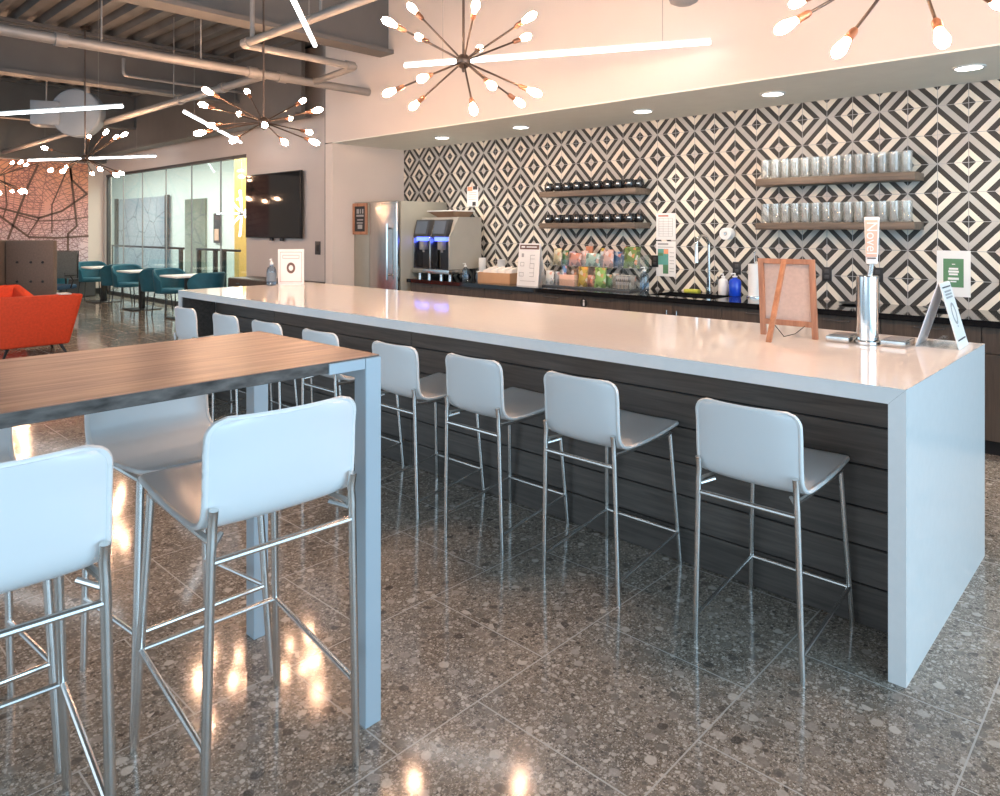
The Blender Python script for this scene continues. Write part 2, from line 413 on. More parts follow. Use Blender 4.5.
# corrugated roof deck, ribs along x
bm = B()
prof = []
y = -5.
while y < 10:
    prof += [(y, 0), (y + .10, 0), (y + .14, .085), (y + .26, .085)]
    y += .30
for (ya, za), (yb, zb) in zip(prof[:-1], prof[1:]):
    vs = [bm.verts.new(p) for p in ((-30, ya, Z_DECK + za), (X_END + 2, ya, Z_DECK + za), (X_END + 2, yb, Z_DECK + zb), (-30, yb, Z_DECK + zb))]
    bm.faces.new(vs)
box(bm, -30, -5, Z_DECK + .1, X_END + 2, 12, Z_DECK + .2)
struct('ceiling', bm, M['deck'], smooth=0)
# tiled wall, alcove cheek, bulkhead over the alcove with its soffit
bm = B(); box(bm, X_ALC, Y_BACK, 0, X_END, Y_BACK + .12, Z_SOF); struct('wall_back', bm, M['tile'], smooth=0)
bm = B(); box(bm, X_ALC - .165, Y_SOF, 0, X_ALC, Y_BACK + .12, Z_SOF); struct('wall_alcove', bm, M['wall'], smooth=0)
bm = B(); box(bm, X_ALC - .165, Y_SOF, Z_SOF + .012, X_END, Y_BACK + .12, Z_DECK); struct('wall_upper', bm, M['wall'], smooth=0)
bm = B(); box(bm, X_ALC, Y_SOF, Z_SOF, X_END, Y_BACK, Z_SOF + .012)
struct('ceiling_soffit', bm, M['soffit'], smooth=0)
bm = B(); box(bm, X_ALC - .185, Y_SOF + .004, 0, X_ALC - .166, Y_SOF + .05, Z_DECK); struct('corner_shade_strip', bm, M['darkgrey'])  # dark strip standing in for the shadow line down the corner
# wall with the television and the wide glazed opening
GX0, GX1, GZ = -18.55, -11.62, 2.83
bm = B()
box(bm, GX1, Y_TV, 0, X_ALC - .166, Y_TV + .14, Z_DECK)
box(bm, X_FAR, Y_TV, GZ, GX1, Y_TV + .14, Z_DECK)
box(bm, X_FAR, Y_TV, 0, GX0, Y_TV + .14, GZ)
struct('wall_television', bm, M['wallgrey'], smooth=0)
bm = B(); box(bm, X_FAR - .15, -5, 0, X_FAR, Y_TV + .14, Z_DECK); struct('wall_left', bm, M['wall'], smooth=0)
bm = B(); box(bm, X_FAR, -5, 0, X_FAR + .012, Y_TV, .14); struct('baseboard_left', bm, M['black'], smooth=0)
bm = B(); box(bm, X_FAR, -5, 3.10, X_FAR + .25, Y_TV, Z_DECK); struct('wall_bulkhead', bm, M['steel_beam'], smooth=0)
# glazing
w = bpy.data.objects.new('window_1', None); C.objects.link(w); w['kind'] = 'structure'
bm = B()
box(bm, GX0, Y_TV + .03, 0, GX0 + .07, Y_TV + .10, GZ); box(bm, GX1 - .03, Y_TV + .03, 0, GX1, Y_TV + .10, GZ)
box(bm, GX0, Y_TV + .02, GZ - .05, GX1, Y_TV + .11, GZ); box(bm, GX0, Y_TV + .03, 0, GX1, Y_TV + .10, .09)
obj('window_frame', bm, M['darkgrey'], w)
bm = B(); box(bm, GX0 + .07, Y_TV + .06, .09, GX1 - .03, Y_TV + .07, GZ - .05); obj('window_pane', bm, M['pane'], w, smooth=0)
bm = B()
for x in (-17.55, -16.42, -15.16, -13.94, -12.71): box(bm, x - .012, Y_TV + .055, .09, x + .012, Y_TV + .075, GZ - .05)
obj('glazing_seal', bm, M['grey'], w, smooth=0)
# the bright room behind the glazing
bm = B(); box(bm, -30, 9.5, 0, -8, 9.62, Z_DECK); struct('wall_beyond', bm, M['backwall'], smooth=0)
bm = B(); box(bm, -8.5, Y_TV + .14, 0, -8.38, 9.5, Z_DECK); struct('wall_beyond_right', bm, M['backwall'], smooth=0)
bm = B(); box(bm, -30, Y_TV + .14, 3.75, -8.5, 9.5, 3.8); struct('ceiling_beyond', bm, M['backwall'], smooth=0)
bm = B(); box(bm, -30.1, Y_TV, 0, -30, 9.6, Z_DECK); struct('wall_beyond_left', bm, M['backwall'], smooth=0)
bm = B(); box(bm, -15.15, 7.5, 0, -14.25, 7.9, 3.75); struct('trim_2', bm, M['yellow'], smooth=0)
bm = B(); box(bm, -28.2, 9.44, .25, -23.5, 9.49, 2.62)
t = tag(obj('map_panel', bm, M['etch'], smooth=0), 'wide blue-grey map panel behind the glass at its left', 'wall panel', 'map panels behind the glass')
bm = B()
for x in (-28.25, -23.75): box(bm, x, 9.40, .2, x + .3, 9.44, 2.65)
obj('panel_post', bm, M['darkgrey'], t)
bm = B(); box(bm, -22.3, 9.44, .1, -20.9, 9.49, 2.46)
tag(obj('map_panel', bm, M['etch2'], smooth=0), 'narrow olive map panel behind the glass, right of the blue-grey one', 'wall panel', 'map panels behind the glass')
bm = B(); box(bm, -20.35, 9.44, 1.15, -19.95, 9.49, 2.0)
t = tag(obj('wall_picture', bm, M['darkgrey'], smooth=0), 'small dark upright picture on the far wall beyond the glass', 'picture')
bm = B(); box(bm, -20.28, 9.432, 1.22, -20.02, 9.44, 1.55); obj('picture_print', bm, M['ink_peach'], t, smooth=0)
def railing(x0, x1, posts, label):
    t = thing('guard_rail', label, 'railing', (x0, 7.0, 0), group='black guard rails behind the glass')
    bm = B(); box(bm, 0, -.025, 1.07, x1 - x0, .025, 1.12, .005); obj('top_rail', bm, M['black'], t)
    bm = B(); box(bm, .05, -.006, .08, x1 - x0 - .05, .006, 1.05); obj('glass_panel', bm, M['pane'], t, smooth=0)
    for p in posts:
        bm = B(); box(bm, p - x0 - .04, -.04, 0, p - x0 + .04, .04, 1.07, .004); obj('post', bm, M['black'], t)
railing(-21.4, -16.6, (-21.3, -16.75), 'black guard rail with two posts behind the left half of the glass')
railing(-15.9, -13.9, (-15.8, -15.0, -14.6), 'short black guard rail with close posts beside the yellow pillar')
# map mural on the far left wall
def mural_pt(px, py):
    a = math.atan(678 / 718.); u = (px - 500) / 718.; v = (230 - py) / 718.
    d = (-math.sin(a) + math.cos(a) * u, math.cos(a) + math.sin(a) * u)
    s = (X_FAR + .03) / d[0]
    return Vector((X_FAR + .03, d[1] * s, 1.52 + v * s))
bm = B(); box(bm, X_FAR + .002, 1.5, .35, X_FAR + .022, 5.64, 3.08)
t = tag(obj('wall_mural', bm, M['mural'], smooth=0), 'pink and orange street map mural covering the far left wall', 'mural')
bm = B()
roads = [[(38, 165), (29, 184), (16, 218), (8, 239)], [(0, 208), (39, 218), (62, 211), (87, 194), (72, 180), (70, 166)], [(18, 215), (38, 221), (65, 220), (88, 217)],
         [(0, 216), (29, 237), (56, 238), (88, 236)], [(40, 217), (28, 235)], [(70, 166), (77, 226), (68, 234), (68, 250)], [(4, 174), (7, 205), (3, 218)], [(1, 175), (39, 163)], [(52, 233), (52, 205), (67, 170)]]
for k, rd in enumerate(roads):
    pts = [mural_pt(*p) for p in rd]
    wd = .022 if k in (0, 1, 3, 5) else .013
    for p, q in zip(pts[:-1], pts[1:]):
        d = (q - p); n = Vector((0, -d.z, d.y)).normalized() * wd
        e = d.normalized() * wd * .6
        vs = [bm.verts.new(c + Vector((o_, 0, 0))) for o_ in (0, -.006) for c in (p - n - e, p + n - e, q + n + e, q - n + e)]
        for idx in ((0, 1, 2, 3), (4, 7, 6, 5), (0, 4, 5, 1), (1, 5, 6, 2), (2, 6, 7, 3), (3, 7, 4, 0)): bm.faces.new([vs[i] for i in idx])
obj('road_lines', bm, M['ink_brown'], t, smooth=0)

# roof steel
def ibeam(name, p0, p1, zb, h, fw, tf=.045, tw=.03):
    bm = B(); (x0, y0), (x1, y1) = p0, p1
    if x0 == x1:
        box(bm, x0 - fw, y0, zb, x0 + fw, y1, zb + tf); box(bm, x0 - fw, y0, zb + h - tf, x0 + fw, y1, zb + h); box(bm, x0 - tw, y0, zb + tf, x0 + tw, y1, zb + h - tf)
    else:
        box(bm, x0, y0 - fw, zb, x1, y0 + fw, zb + tf); box(bm, x0, y0 - fw, zb + h - tf, x1, y0 + fw, zb + h); box(bm, x0, y0 - tw, zb + tf, x1, y0 + tw, zb + h - tf)
    struct(name, bm, M['steel_beam'], smooth=0)
ibeam('trim_3', (-6.82, -5), (-6.82, Y_SOF), 3.585, .715, .13)
ibeam('trim_4', (-11.25, -5), (-11.25, Y_TV), 3.585, .715, .13)
ibeam('trim_5', (-15.7, -5), (-15.7, Y_TV), 3.585, .715, .13)
ibeam('trim_6', (-18.4, 5.62), (-9.24, 5.62), 3.17, 1.12, .13)
def pipe(label, pts, r, group, bends=.12, collars=()):
    P_ = [pts[0]]
    for i in range(1, len(pts) - 1): P_ += bend(pts[i - 1], pts[i], pts[i + 1], bends)
    P_.append(pts[-1])
    bm = B(); tube(bm, P_, r, 14)
    t = tag(obj('ceiling_pipe', bm, M['pipe']), label, 'pipe', group)
    for p, d in collars:
        bm = B(); lathe(bm, [(r, -.05), (r * 1.3, -.05), (r * 1.3, .05), (r, .05)], 16, 0, align(p, d)); obj('pipe_collar', bm, M['pipe'], t)
    return t
g = 'pipes under the roof deck'
t = pipe('long thick grey ceiling pipe running from the left edge to the white wall', [(-7.18, -3, 3.2), (-7.18, Y_SOF, 3.2)], .047, g,
     collars=[((-7.18, 1.95, 3.2), (0, 1, 0)), ((-7.18, 3.75, 3.2), (0, 1, 0)), ((-7.18, 4.1, 3.2), (0, 1, 0))])
for yy in (2.28, 3.2):
    bm = B(); tube(bm, [(-7.18, yy, 3.2), (-7.18, yy, 4.32)], .007, 8); obj('hanger_rod', bm, M['pipe'], t)
t = pipe('grey ceiling pipe slanting down to the map mural behind the far chandeliers', [(-7.18, 3.92, 3.2), (-18.4, 3.92, 3.2)], .045, g,
     collars=[((-8.2, 3.92, 3.2), (1, 0, 0)), ((-9.4, 3.92, 3.2), (1, 0, 0))])
for xx in (-9.6, -13.0):
    bm = B(); tube(bm, [(xx, 3.92, 3.2), (xx, 3.92, 4.32)], .007, 8); obj('hanger_rod', bm, M['pipe'], t)
t = pipe('thin grey ceiling pipe bent into a U beside the end of the big beam', [(-2.6, 3.2, 3.24), (-6.3, 3.2, 3.24), (-6.3, 4.46, 3.24), (-7.18, 4.5, 3.21)], .036, g, .06,
     collars=[((-6.22, 3.2, 3.24), (1, 0, 0)), ((-6.3, 4.38, 3.24), (0, 1, 0))])
bm = B(); tube(bm, [(-6.12, 3.2, 3.24), (-6.12, 3.2, 4.31)], .022, 10); obj('riser', bm, M['pipe'], t)
bm = B(); tube(bm, [(-5.0, 3.2, 3.24), (-5.0, 3.2, 4.31)], .012, 10); obj('hanger_rod', bm, M['pipe'], t)
pipe('short grey sprinkler branch hooked under the second beam', [(-10.9, 3.75, 3.96), (-10.9, 3.75, 3.72), (-10.9, 5.9, 3.72)], .024, g, .05)

# ------------------------------------------------------------------ island bar
BX0, BX1, BY0, BY1, BH = -6.41, -.655, 2.655, 3.985, .99
t = thing('bar_counter', 'long white-topped island bar with dark plank front', 'bar counter', ((BX0 + BX1) / 2, (BY0 + BY1) / 2, 0))
def L(bm): # world -> local of the bar
    bmesh.ops.translate(bm, verts=bm.verts, vec=(-(BX0 + BX1) / 2, -(BY0 + BY1) / 2, 0)); return bm
bm = B(); hexa(bm, [(BX0 + .055, BY0, BH - .056), (BX1 - .055, BY0, BH - .056), (BX1 - .055, BY1, BH - .056), (BX0 + .055, BY1, BH - .056)], [(BX0, BY0, BH), (BX1, BY0, BH), (BX1, BY1, BH), (BX0, BY1, BH)]); obj('countertop', L(bm), M['quartz'], t, smooth=0)
for xo, xi in ((BX1, BX1 - .055), (BX0, BX0 + .055)):
    e_ = .0008 if xo > xi else -.0008
    bm = B(); va = [bm.verts.new((x, BY0, z)) for x, z in ((xi, 0), (xo, 0), (xo, BH - abs(e_)), (xi, BH - .0568))]; vb = [bm.verts.new((v.co.x, BY1, v.co.z)) for v in va]
    bm.faces.new(va); bm.faces.new(vb[::-1])
    for i in range(4): bm.faces.new((va[i], va[(i + 1) % 4], vb[(i + 1) % 4], vb[i]))
    obj('end_panel', L(bm), M['quartz'], t, smooth=0)
bm = B(); FY = 2.963
box(bm, BX0 + .056, FY + .014, 0, BX1 - .056, BY1 - .02, BH - .057)
obj('carcass', L(bm), M['black'], t, smooth=0)
bm = B()
zs = [.0, .158, .306, .454, .616, .772, BH - .057]
xs = [BX0 + .068, -5.30, -3.58, BX1 - .06]
for a, b_ in zip(zs[:-1], zs[1:]):
    for xa, xb in zip(xs[:-1], xs[1:]): box(bm, xa + .002, FY, a + .003, xb - .002, FY + .013, b_ - .003, .002, 1)
box(bm, BX0 + .056, BY0 + .012, .003, BX0 + .066, FY - .002, BH - .06, .001, 1)
obj('plank_cladding', L(bm), M['dwood'], t)

# ------------------------------------------------------------------ stools
def arc_profile(pts, n):
    """resample a polyline smoothed by Catmull-Rom"""
    P_ = [Vector(p) for p in pts]; out = []
    P_ = [P_[0] * 2 - P_[1]] + P_ + [P_[-1] * 2 - P_[-2]]
    for i in range(1, len(P_) - 2):
        for k in range(8):
            t = k / 8.
            out.append(.5 * ((2 * P_[i]) + (P_[i + 1] - P_[i - 1]) * t + (2 * P_[i - 1] - 5 * P_[i] + 4 * P_[i + 1] - P_[i + 2]) * t * t + (3 * P_[i] - P_[i - 1] - 3 * P_[i + 1] + P_[i + 2]) * t ** 3))
    out.append(P_[-2])
    Ls = [0]
    for a, b_ in zip(out[:-1], out[1:]): Ls.append(Ls[-1] + (b_ - a).length)
    res = []
    for k in range(n):
        s = Ls[-1] * k / (n - 1); i = 0
        while i < len(Ls) - 2 and Ls[i + 1] < s: i += 1
        f = (s - Ls[i]) / max(1e-9, Ls[i + 1] - Ls[i]); res.append(out[i].lerp(out[i + 1], f))
    return res, Ls[-1]
def shell_bm(dz):
    prof = [(-.266, .894), (-.256, .82), (-.245, .72), (-.230, .657), (-.196, .624), (-.14, .611), (0, .612), (.13, .622), (.235, .634), (.262, .630)]
    n, mcols = 96, 13
    pts, Ltot = arc_profile([(0, y, z) for y, z in prof], n)
    bm = B(); W, rc = .188, .042
    up, lo = [], []
    for i, p in enumerate(pts):
        s = Ltot * i / (n - 1); e = min(s, Ltot - s)
        r_ = rc if s < Ltot / 2 else .035
        w = W if e >= r_ else W - r_ + math.sqrt(max(0, r_ * r_ - (r_ - e) ** 2))
        tg = (pts[min(n - 1, i + 1)] - pts[max(0, i - 1)]).normalized()
        nr = Vector((0, -tg.z, tg.y))      # towards the sitter
        if nr.y < 0 and abs(tg.z) > .6: nr = -nr
        if nr.z < 0 and abs(tg.z) <= .6: nr = -nr
        ru, rl = [], []
        for j in range(mcols):
            q = -1 + 2 * j / (mcols - 1)
            back = max(0, min(1, (p.z - .66) / .15))
            dish = nr * (.016 * q * q * (.35 + .65 * back))
            c = Vector((q * w, p.y, p.z + dz)) + dish
            edge = 1 - abs(q) ** 8
            th = .011 * (.45 + .55 * edge)
            ru.append(bm.verts.new(c + nr * th)); rl.append(bm.verts.new(c - nr * th))
        up.append(ru); lo.append(rl)
    for g_, flip in ((up, 0), (lo, 1)):
        for i in range(n - 1):
            for j in range(mcols - 1):
                f = [g_[i][j], g_[i][j + 1], g_[i + 1][j + 1], g_[i + 1][j]]
                bm.faces.new(f[::-1] if flip else f)
    rim_u = up[0] + [r[-1] for r in up[1:]] + up[-1][-2::-1] + [r[0] for r in up[-2:0:-1]]
    rim_l = lo[0] + [r[-1] for r in lo[1:]] + lo[-1][-2::-1] + [r[0] for r in lo[-2:0:-1]]
    k = len(rim_u)
    for i in range(k):
        bm.faces.new((rim_u[i], rim_l[i], rim_l[(i + 1) % k], rim_u[(i + 1) % k]))
    return bm, [((a.co + b_.co) / 2) for a, b_ in zip(rim_u, rim_l)]
OBJ = obj
def make_stool(name, label, group, dz, ws=1.):
    t = thing(name, label, 'bar stool', group=group)
    def obj(*a, **k):
        o = OBJ(*a, **k)
        for v in o.data.vertices: v.co.x *= ws
        return o
    bm, rim = shell_bm(dz)
    sh = obj('seat_shell', bm, M['gloss'], t, smooth=60)
    bm = B(); rr = rim + [rim[0], rim[1]]
    tube(bm, rr, .0085, 6, cap=False); obj('edge_piping', bm, M['trim'], sh, smooth=60)
    R_ = .0108
    fb = .150 + dz * .98; rb = .088 + dz * 1.0
    for s in (-1, 1):
        bm = B()
        tube(bm, [(s * .196, -.245, 0), (s * .181, -.250, .575 + dz), (s * .180, -.252, .60 + dz), (s * .178, -.250, .642 + dz), (s * .178, -.259, .684 + dz)], R_, 12)
        obj('leg', bm, M['chrome'], t)
        bm = B(); tube(bm, [(s * .202, .245, 0), (s * .172, .205, .602 + dz)], R_, 12); obj('leg', bm, M['chrome'], t)
    bm = B(); tube(bm, [(-.182, -.250, .553 + dz), (.182, -.250, .553 + dz)], .009, 10); obj('back_rail', bm, M['chrome'], t)
    bm = B()
    kf = (fb) / (.602 + dz); xf = .202 - .03 * kf; yf = .245 - .04 * kf
    kr = rb / (.575 + dz); xr = .196 - .015 * kr; yr = -.245 - .007 * kr
    tube(bm, [(-xf, yf, fb), (xf, yf, fb)], .008, 10)
    for s in (-1, 1): tube(bm, [(s * xf, yf, fb), (s * xr, yr, rb)], .008, 10)
    obj('footrest', bm, M['chrome'], t)
    bm = B()
    for s in (-1, 1): tube(bm, [(s * .178, -.240, .600 + dz), (s * .174, -.15, .594 + dz), (s * .172, .205, .600 + dz)], .009, 8)
    tube(bm, [(-.174, -.12, .594 + dz), (.174, -.12, .594 + dz)], .007, 8)
    obj('seat_frame', bm, M['chrome'], t)
    for s in (-1, 1):
        bm = B(); tube(bm, [(s * .182, -.246, .58 + dz), (s * .14, -.2, .597 + dz)], .007, 8); obj('bracket', bm, M['chrome'], t)
    return t
ords = ['nearest', 'second', 'third', 'fourth', 'fifth', 'sixth', 'seventh', 'farthest']
lab = lambda i: ('white low-back stool at the island bar, ' + ('nearest the white end panel' if i == 0 else 'at the far end of the row' if i == 7 else ords[i] + ' from the near end panel'))
G_ = 'white stools along the island bar'
low = make_stool('bar_stool', lab(0), G_, 0)
low.location = (-1.111, 2.69, 0); low.rotation_euler = (0, 0, .0)
sx = [(-1.845, 2.69, .0), (-2.500, 2.70, .0), (-3.10, 2.69, .0), (-3.83, 2.69, .0), (-4.48, 2.69, .0), (-5.08, 2.69, .0), (-5.77, 2.69, .0)]
for i, (x, y, r) in enumerate(sx): dup(low, (x, y, 0), r, lab(i + 1))
G_ = 'tall white stools around the wood table'
tall = make_stool('bar_stool', 'tall white stool at the near side of the wood table, beside its corner leg', G_, .155, 1.10)
tall.location = (-1.952, .998, 0); tall.rotation_euler = (0, 0, math.radians(87.4))
dup(tall, (-1.968, .37, 0), math.radians(85.5), 'tall white stool at the bottom left corner, its back towards us', G_)
dup(tall, (-2.505, 1.03, 0), math.radians(-90.5), 'tall white stool on the far side of the wood table, seat facing us', G_)
dup(tall, (-2.53, .395, 0), math.radians(-90), 'tall white stool behind the table, mostly cut off by the left edge', G_)

# ------------------------------------------------------------------ wood table
TX0, TX1, TY0, TY1, TH = -2.545, -1.80, -1.15, 1.364, 1.135
t = thing('high_table', 'tall wooden-topped table with grey metal corner legs', 'table', (-2.17, .1, 0))
def LT(bm): bmesh.ops.translate(bm, verts=bm.verts, vec=(2.17, -.1, 0)); return bm
bm = B(); box(bm, TX0, TY0, TH - .034, TX1, TY1 - .002, TH, .002, 1)
for f in bm.faces: f.material_index = 0 if f.normal.z > .6 else 1
obj('tabletop', LT(bm), [M['table_top'], M['table_edge']], t)
for ex, sxx in ((TX0, 1), (TX1, -1)):
    for ey, sy in ((TY0, 1), (TY1, -1)):
        bm = B(); box(bm, ex - sxx * .0035, ey - sy * .002, 0, ex + sxx * .056, ey + sy * .056, TH - .006, .002, 1)
        box(bm, ex - sxx * .0035, ey + sy * .058, TH - .038, ex + sxx * .012, ey + sy * .185, TH - .006, .001, 1)
        obj('leg', LT(bm), M['legpaint'], t)
for ey, sy in ((TY0, 1), (TY1, -1)):
    bm = B(); box(bm, TX0 + .057, ey + sy * .004, TH - .075, TX1 - .057, ey + sy * .05, TH - .036, .002, 1); obj('cross_rail', LT(bm), M['legpaint'], t)

# ------------------------------------------------------------------ back counter
CH = .914; CY0 = 5.715
bm = B(); SX0, SX1, SY0, SY1 = -3.62, -2.95, 5.85, 6.27
for a in ((-7.0, CY0, SX0, Y_BACK), (SX1, CY0, X_END, Y_BACK), (SX0, CY0, SX1, SY0), (SX0, SY1, SX1, Y_BACK)): box(bm, a[0], a[1], CH - .045, a[2], a[3], CH)
bmesh.ops.remove_doubles(bm, verts=bm.verts, dist=1e-4)
tag(obj('back_countertop', bm, M['black_stone'], smooth=0), 'black polished stone worktop along the tiled wall', 'countertop')
edges = [-6.98, -6.33, -5.68, -5.03, -4.38, -3.77, -2.835, -2.21, -1.59, -.965, -.34, .285, .91, 1.535, 2.16]
CG = 'dark cabinets under the black worktop'
names = ['under the coffee machine, next to the fridge', 'under the white cup stacks', 'under the brown paper box and tall white sign', 'under the left end of the snack rack', 'under the snack rack, carrying the round badge', 'under the sink, the widest one',
         'seen behind the wooden easel', 'seen behind the steel tap tower', 'seen behind the white tent sign', 'showing beside the right end of the bar', 'just beyond the right edge of the picture', 'far right, second beyond the bar end', 'far right, third beyond the bar end', 'far right, last of the row']
for i, (a, b_) in enumerate(zip(edges[:-1], edges[1:])):
    t = thing('base_cabinet', 'dark wood base cabinet ' + names[i], 'cabinet', ((a + b_) / 2, 5.76, 0), group=CG)
    h = (b_ - a) / 2
    bm = B(); box(bm, -h + .001, .021, .10, h - .001, .685, .70 if i == 5 else CH - .046); obj('body', bm, M['cab'], t, smooth=0)
    bm = B(); box(bm, -h + .001, .06, 0, h - .001, .10, .10); obj('toe_kick', bm, M['black'], t, smooth=0)
    wide = (b_ - a) > .8
    if wide:
        for s in (-1, 1):
            bm = B(); box(bm, min(0, s * h) + .003, 0, .105, max(0, s * h) - .003, .02, CH - .05, .001, 1); d = obj('door', bm, M['cab'], t)
            bm = B(); box(bm, s * .05 - .006, -.03, .62, s * .05 + .006, -.018, .80, .002, 1); box(bm, s * .05 - .004, -.02, .63, s * .05 + .004, 0, .64); box(bm, s * .05 - .004, -.02, .78, s * .05 + .004, 0, .79); obj('handle', bm, M['chrome'], d)
    else:
        for z0, z1, nm in ((.69, CH - .05, 'drawer'), (.105, .685, 'door')):
            bm = B(); box(bm, -h + .003, 0, z0, h - .003, .02, z1, .001, 1); d = obj(nm, bm, M['cab'], t)
            zz = z1 - .035
            bm = B(); tube(bm, [(-.09, 0, zz), (-.09, -.022, zz), (.09, -.022, zz), (.09, 0, zz)], .005, 6); obj('handle', bm, M['darkgrey'], d)
t = thing('round_badge', 'round black badge with a white figure on a cabinet drawer', 'sticker', (-4.29, 5.758, .795))
bm = B(); lathe(bm, [(0, 0), (.045, 0), (.045, .004), (0, .004)], 24, 0, Matrix.Rotation(PI / 2, 4, 'X')); obj('disc', bm, M['black'], t)
bm = B(); lathe(bm, [(0, .004), (.010, .004), (.010, .006), (0, .006)], 14, 0, Matrix.Translation((0, 0, .022)) @ Matrix.Rotation(PI / 2, 4, 'X')); box(bm, -.010, -.006, -.028, .010, -.004, .008, .001); obj('figure', bm, M['ink_white'], t)
# sink and tap
t = thing('sink', 'undermounted steel sink set in the black worktop', 'sink', ((SX0 + SX1) / 2, (SY0 + SY1) / 2, CH - .2))
w2, d2 = (SX1 - SX0) / 2 - .002, (SY1 - SY0) / 2 - .002
bm = B()
box(bm, -w2, -d2, .0, w2, d2, .006); box(bm, -w2, -d2, 0, -w2 + .006, d2, .155); box(bm, w2 - .006, -d2, 0, w2, d2, .155); box(bm, -w2, -d2, 0, w2, -d2 + .006, .155); box(bm, -w2, d2 - .006, 0, w2, d2, .155)
obj('basin', bm, M['inox'], t, smooth=0)
bm = B(); cyl(bm, 0, 0, .006, .012, .04); obj('drain', bm, M['chrome_p'], t)
t = thing('faucet', 'tall chrome gooseneck faucet behind the sink', 'faucet', (-3.245, 6.33, CH))
bm = B(); cyl(bm, 0, 0, 0, .06, .028, bev=.004); cyl(bm, 0, 0, .06, .16, .02); obj('base', bm, M['chrome_p'], t)
arc = [(0, 0, .15), (0, 0, .46)] + [(-.018 + .018 * math.cos(a), -.085 + .085 * math.cos(a), .46 + .095 * math.sin(a)) for a in [PI * k / 12 for k in range(1, 13)]] + [(-.036, -.17, .43)]
bm = B(); tube(bm, arc, .013, 12); obj('spout', bm, M['chrome_p'], t)
bm = B(); tube(bm, [(-.036, -.17, .44), (-.036, -.17, .30)], .019, 12, rs=[.015, .021]); obj('spray_head', bm, M['chrome_p'], t)
bm = B(); tube(bm, [(.02, 0, .10), (.09, 0, .12)], .008, 8); tube(bm, [(.09, 0, .10), (.09, 0, .17)], .006, 8); obj('handle', bm, M['chrome_p'], t)

# floating shelves
def shelf(x0, x1, z, label):
    bm = B(); box(bm, x0, 6.17, z, x1, Y_BACK, z + .062, .003)
    return tag(obj('wall_shelf', bm, M['shelf']), label, 'shelf', 'wooden wall shelves')
XL0, XL1, XR0, XR1 = -5.22, -3.96, -2.72, -1.465
shelf(XL0, XL1, 1.885, 'upper wooden wall shelf holding black mugs'); shelf(XL0, XL1, 1.535, 'lower wooden wall shelf holding black mugs')
shelf(XR0, XR1, 1.908, 'upper wooden wall shelf holding drinking glasses'); shelf(XR0, XR1, 1.522, 'lower wooden wall shelf holding drinking glasses')
def nth(i): return ['first', 'second', 'third', 'fourth', 'fifth', 'sixth', 'seventh', 'eighth', 'ninth', 'tenth', 'eleventh', 'twelfth', 'thirteenth', 'fourteenth', 'fifteenth', 'sixteenth'][i]
# mugs
mug0 = thing('mug', 'black mug', 'mug')
bm = B(); lathe(bm, [(0, 0), (.038, 0), (.050, .012), (.054, .035), (.052, .07), (.046, .092), (.043, .092), (.048, .07), (.049, .035), (.044, .012), (0, .008)], 20); obj('cup', bm, M['mug'], mug0)
bm = B(); tube(bm, [(.048, 0, .075)] + [(.05 + .03 * math.sin(PI * k / 8), 0, .05 + .026 * math.cos(PI * k / 8)) for k in range(1, 8)] + [(.05, 0, .022)], .006, 8); obj('handle', bm, M['mug'], mug0)
bm = B()
lathe(bm, [(.0545, .045), (.0548, .045), (.0548, .056), (.0545, .056)], 6, 0, None, -1.05, -.55); obj('logo_mark', bm, M['ink_white'], mug0, smooth=0)
first = True
for (z, nm, nf, nb) in ((1.947, 'upper', 9, 8), (1.597, 'lower', 9, 8)):
    for row, yy, n_ in (('front', 6.235, nf), ('back', 6.365, nb)):
        for i in range(n_):
            if row == 'front': x = XL0 + .09 + i * (XL1 - XL0 - .20) / (nf - 1)
            else: x = XL0 + .17 + i * (XL1 - XL0 - .25) / (nb - 1)
            loc = (x, yy, z + .0005); rz = -random.uniform(.3, .45)
            lb = '%s black mug from the left in the %s row of the %s mug shelf' % (nth(i), row, nm)
            gr = 'black mugs on the wall shelves'
            if first: mug0.location = loc; mug0.rotation_euler[2] = rz; mug0['label'] = lb; mug0['group'] = gr; first = False
            else: dup(mug0, loc, rz, lb, gr)
# glasses
bm = B(); lathe(bm, [(0, .0), (.034, .0), (.039, .02), (.0415, .165), (.0395, .165), (.037, .022), (.030, .012), (0, .012)], 18)
g0 = tag(obj('drinking_glass', bm, M['glass']), '', 'glass', 'clear tumblers on the wall shelves')
first = True
for z, nm in ((1.970, 'upper'), (1.584, 'lower')):
    for row, yy in (('front', 6.225), ('back', 6.345)):
        n_ = 14 if row == 'front' else 13
        for i in range(n_):
            o = g0 if first else g0.copy()
            if not first: C.objects.link(o)
            first = False
            o.location = (XR0 + .075 + i * .0855 + (.04 if row == 'back' else 0), yy + random.uniform(-.006, .006), z + .0005)
            o['label'] = '%s clear glass tumbler from the left in the %s row of the %s glass shelf' % (nth(i), row, nm)

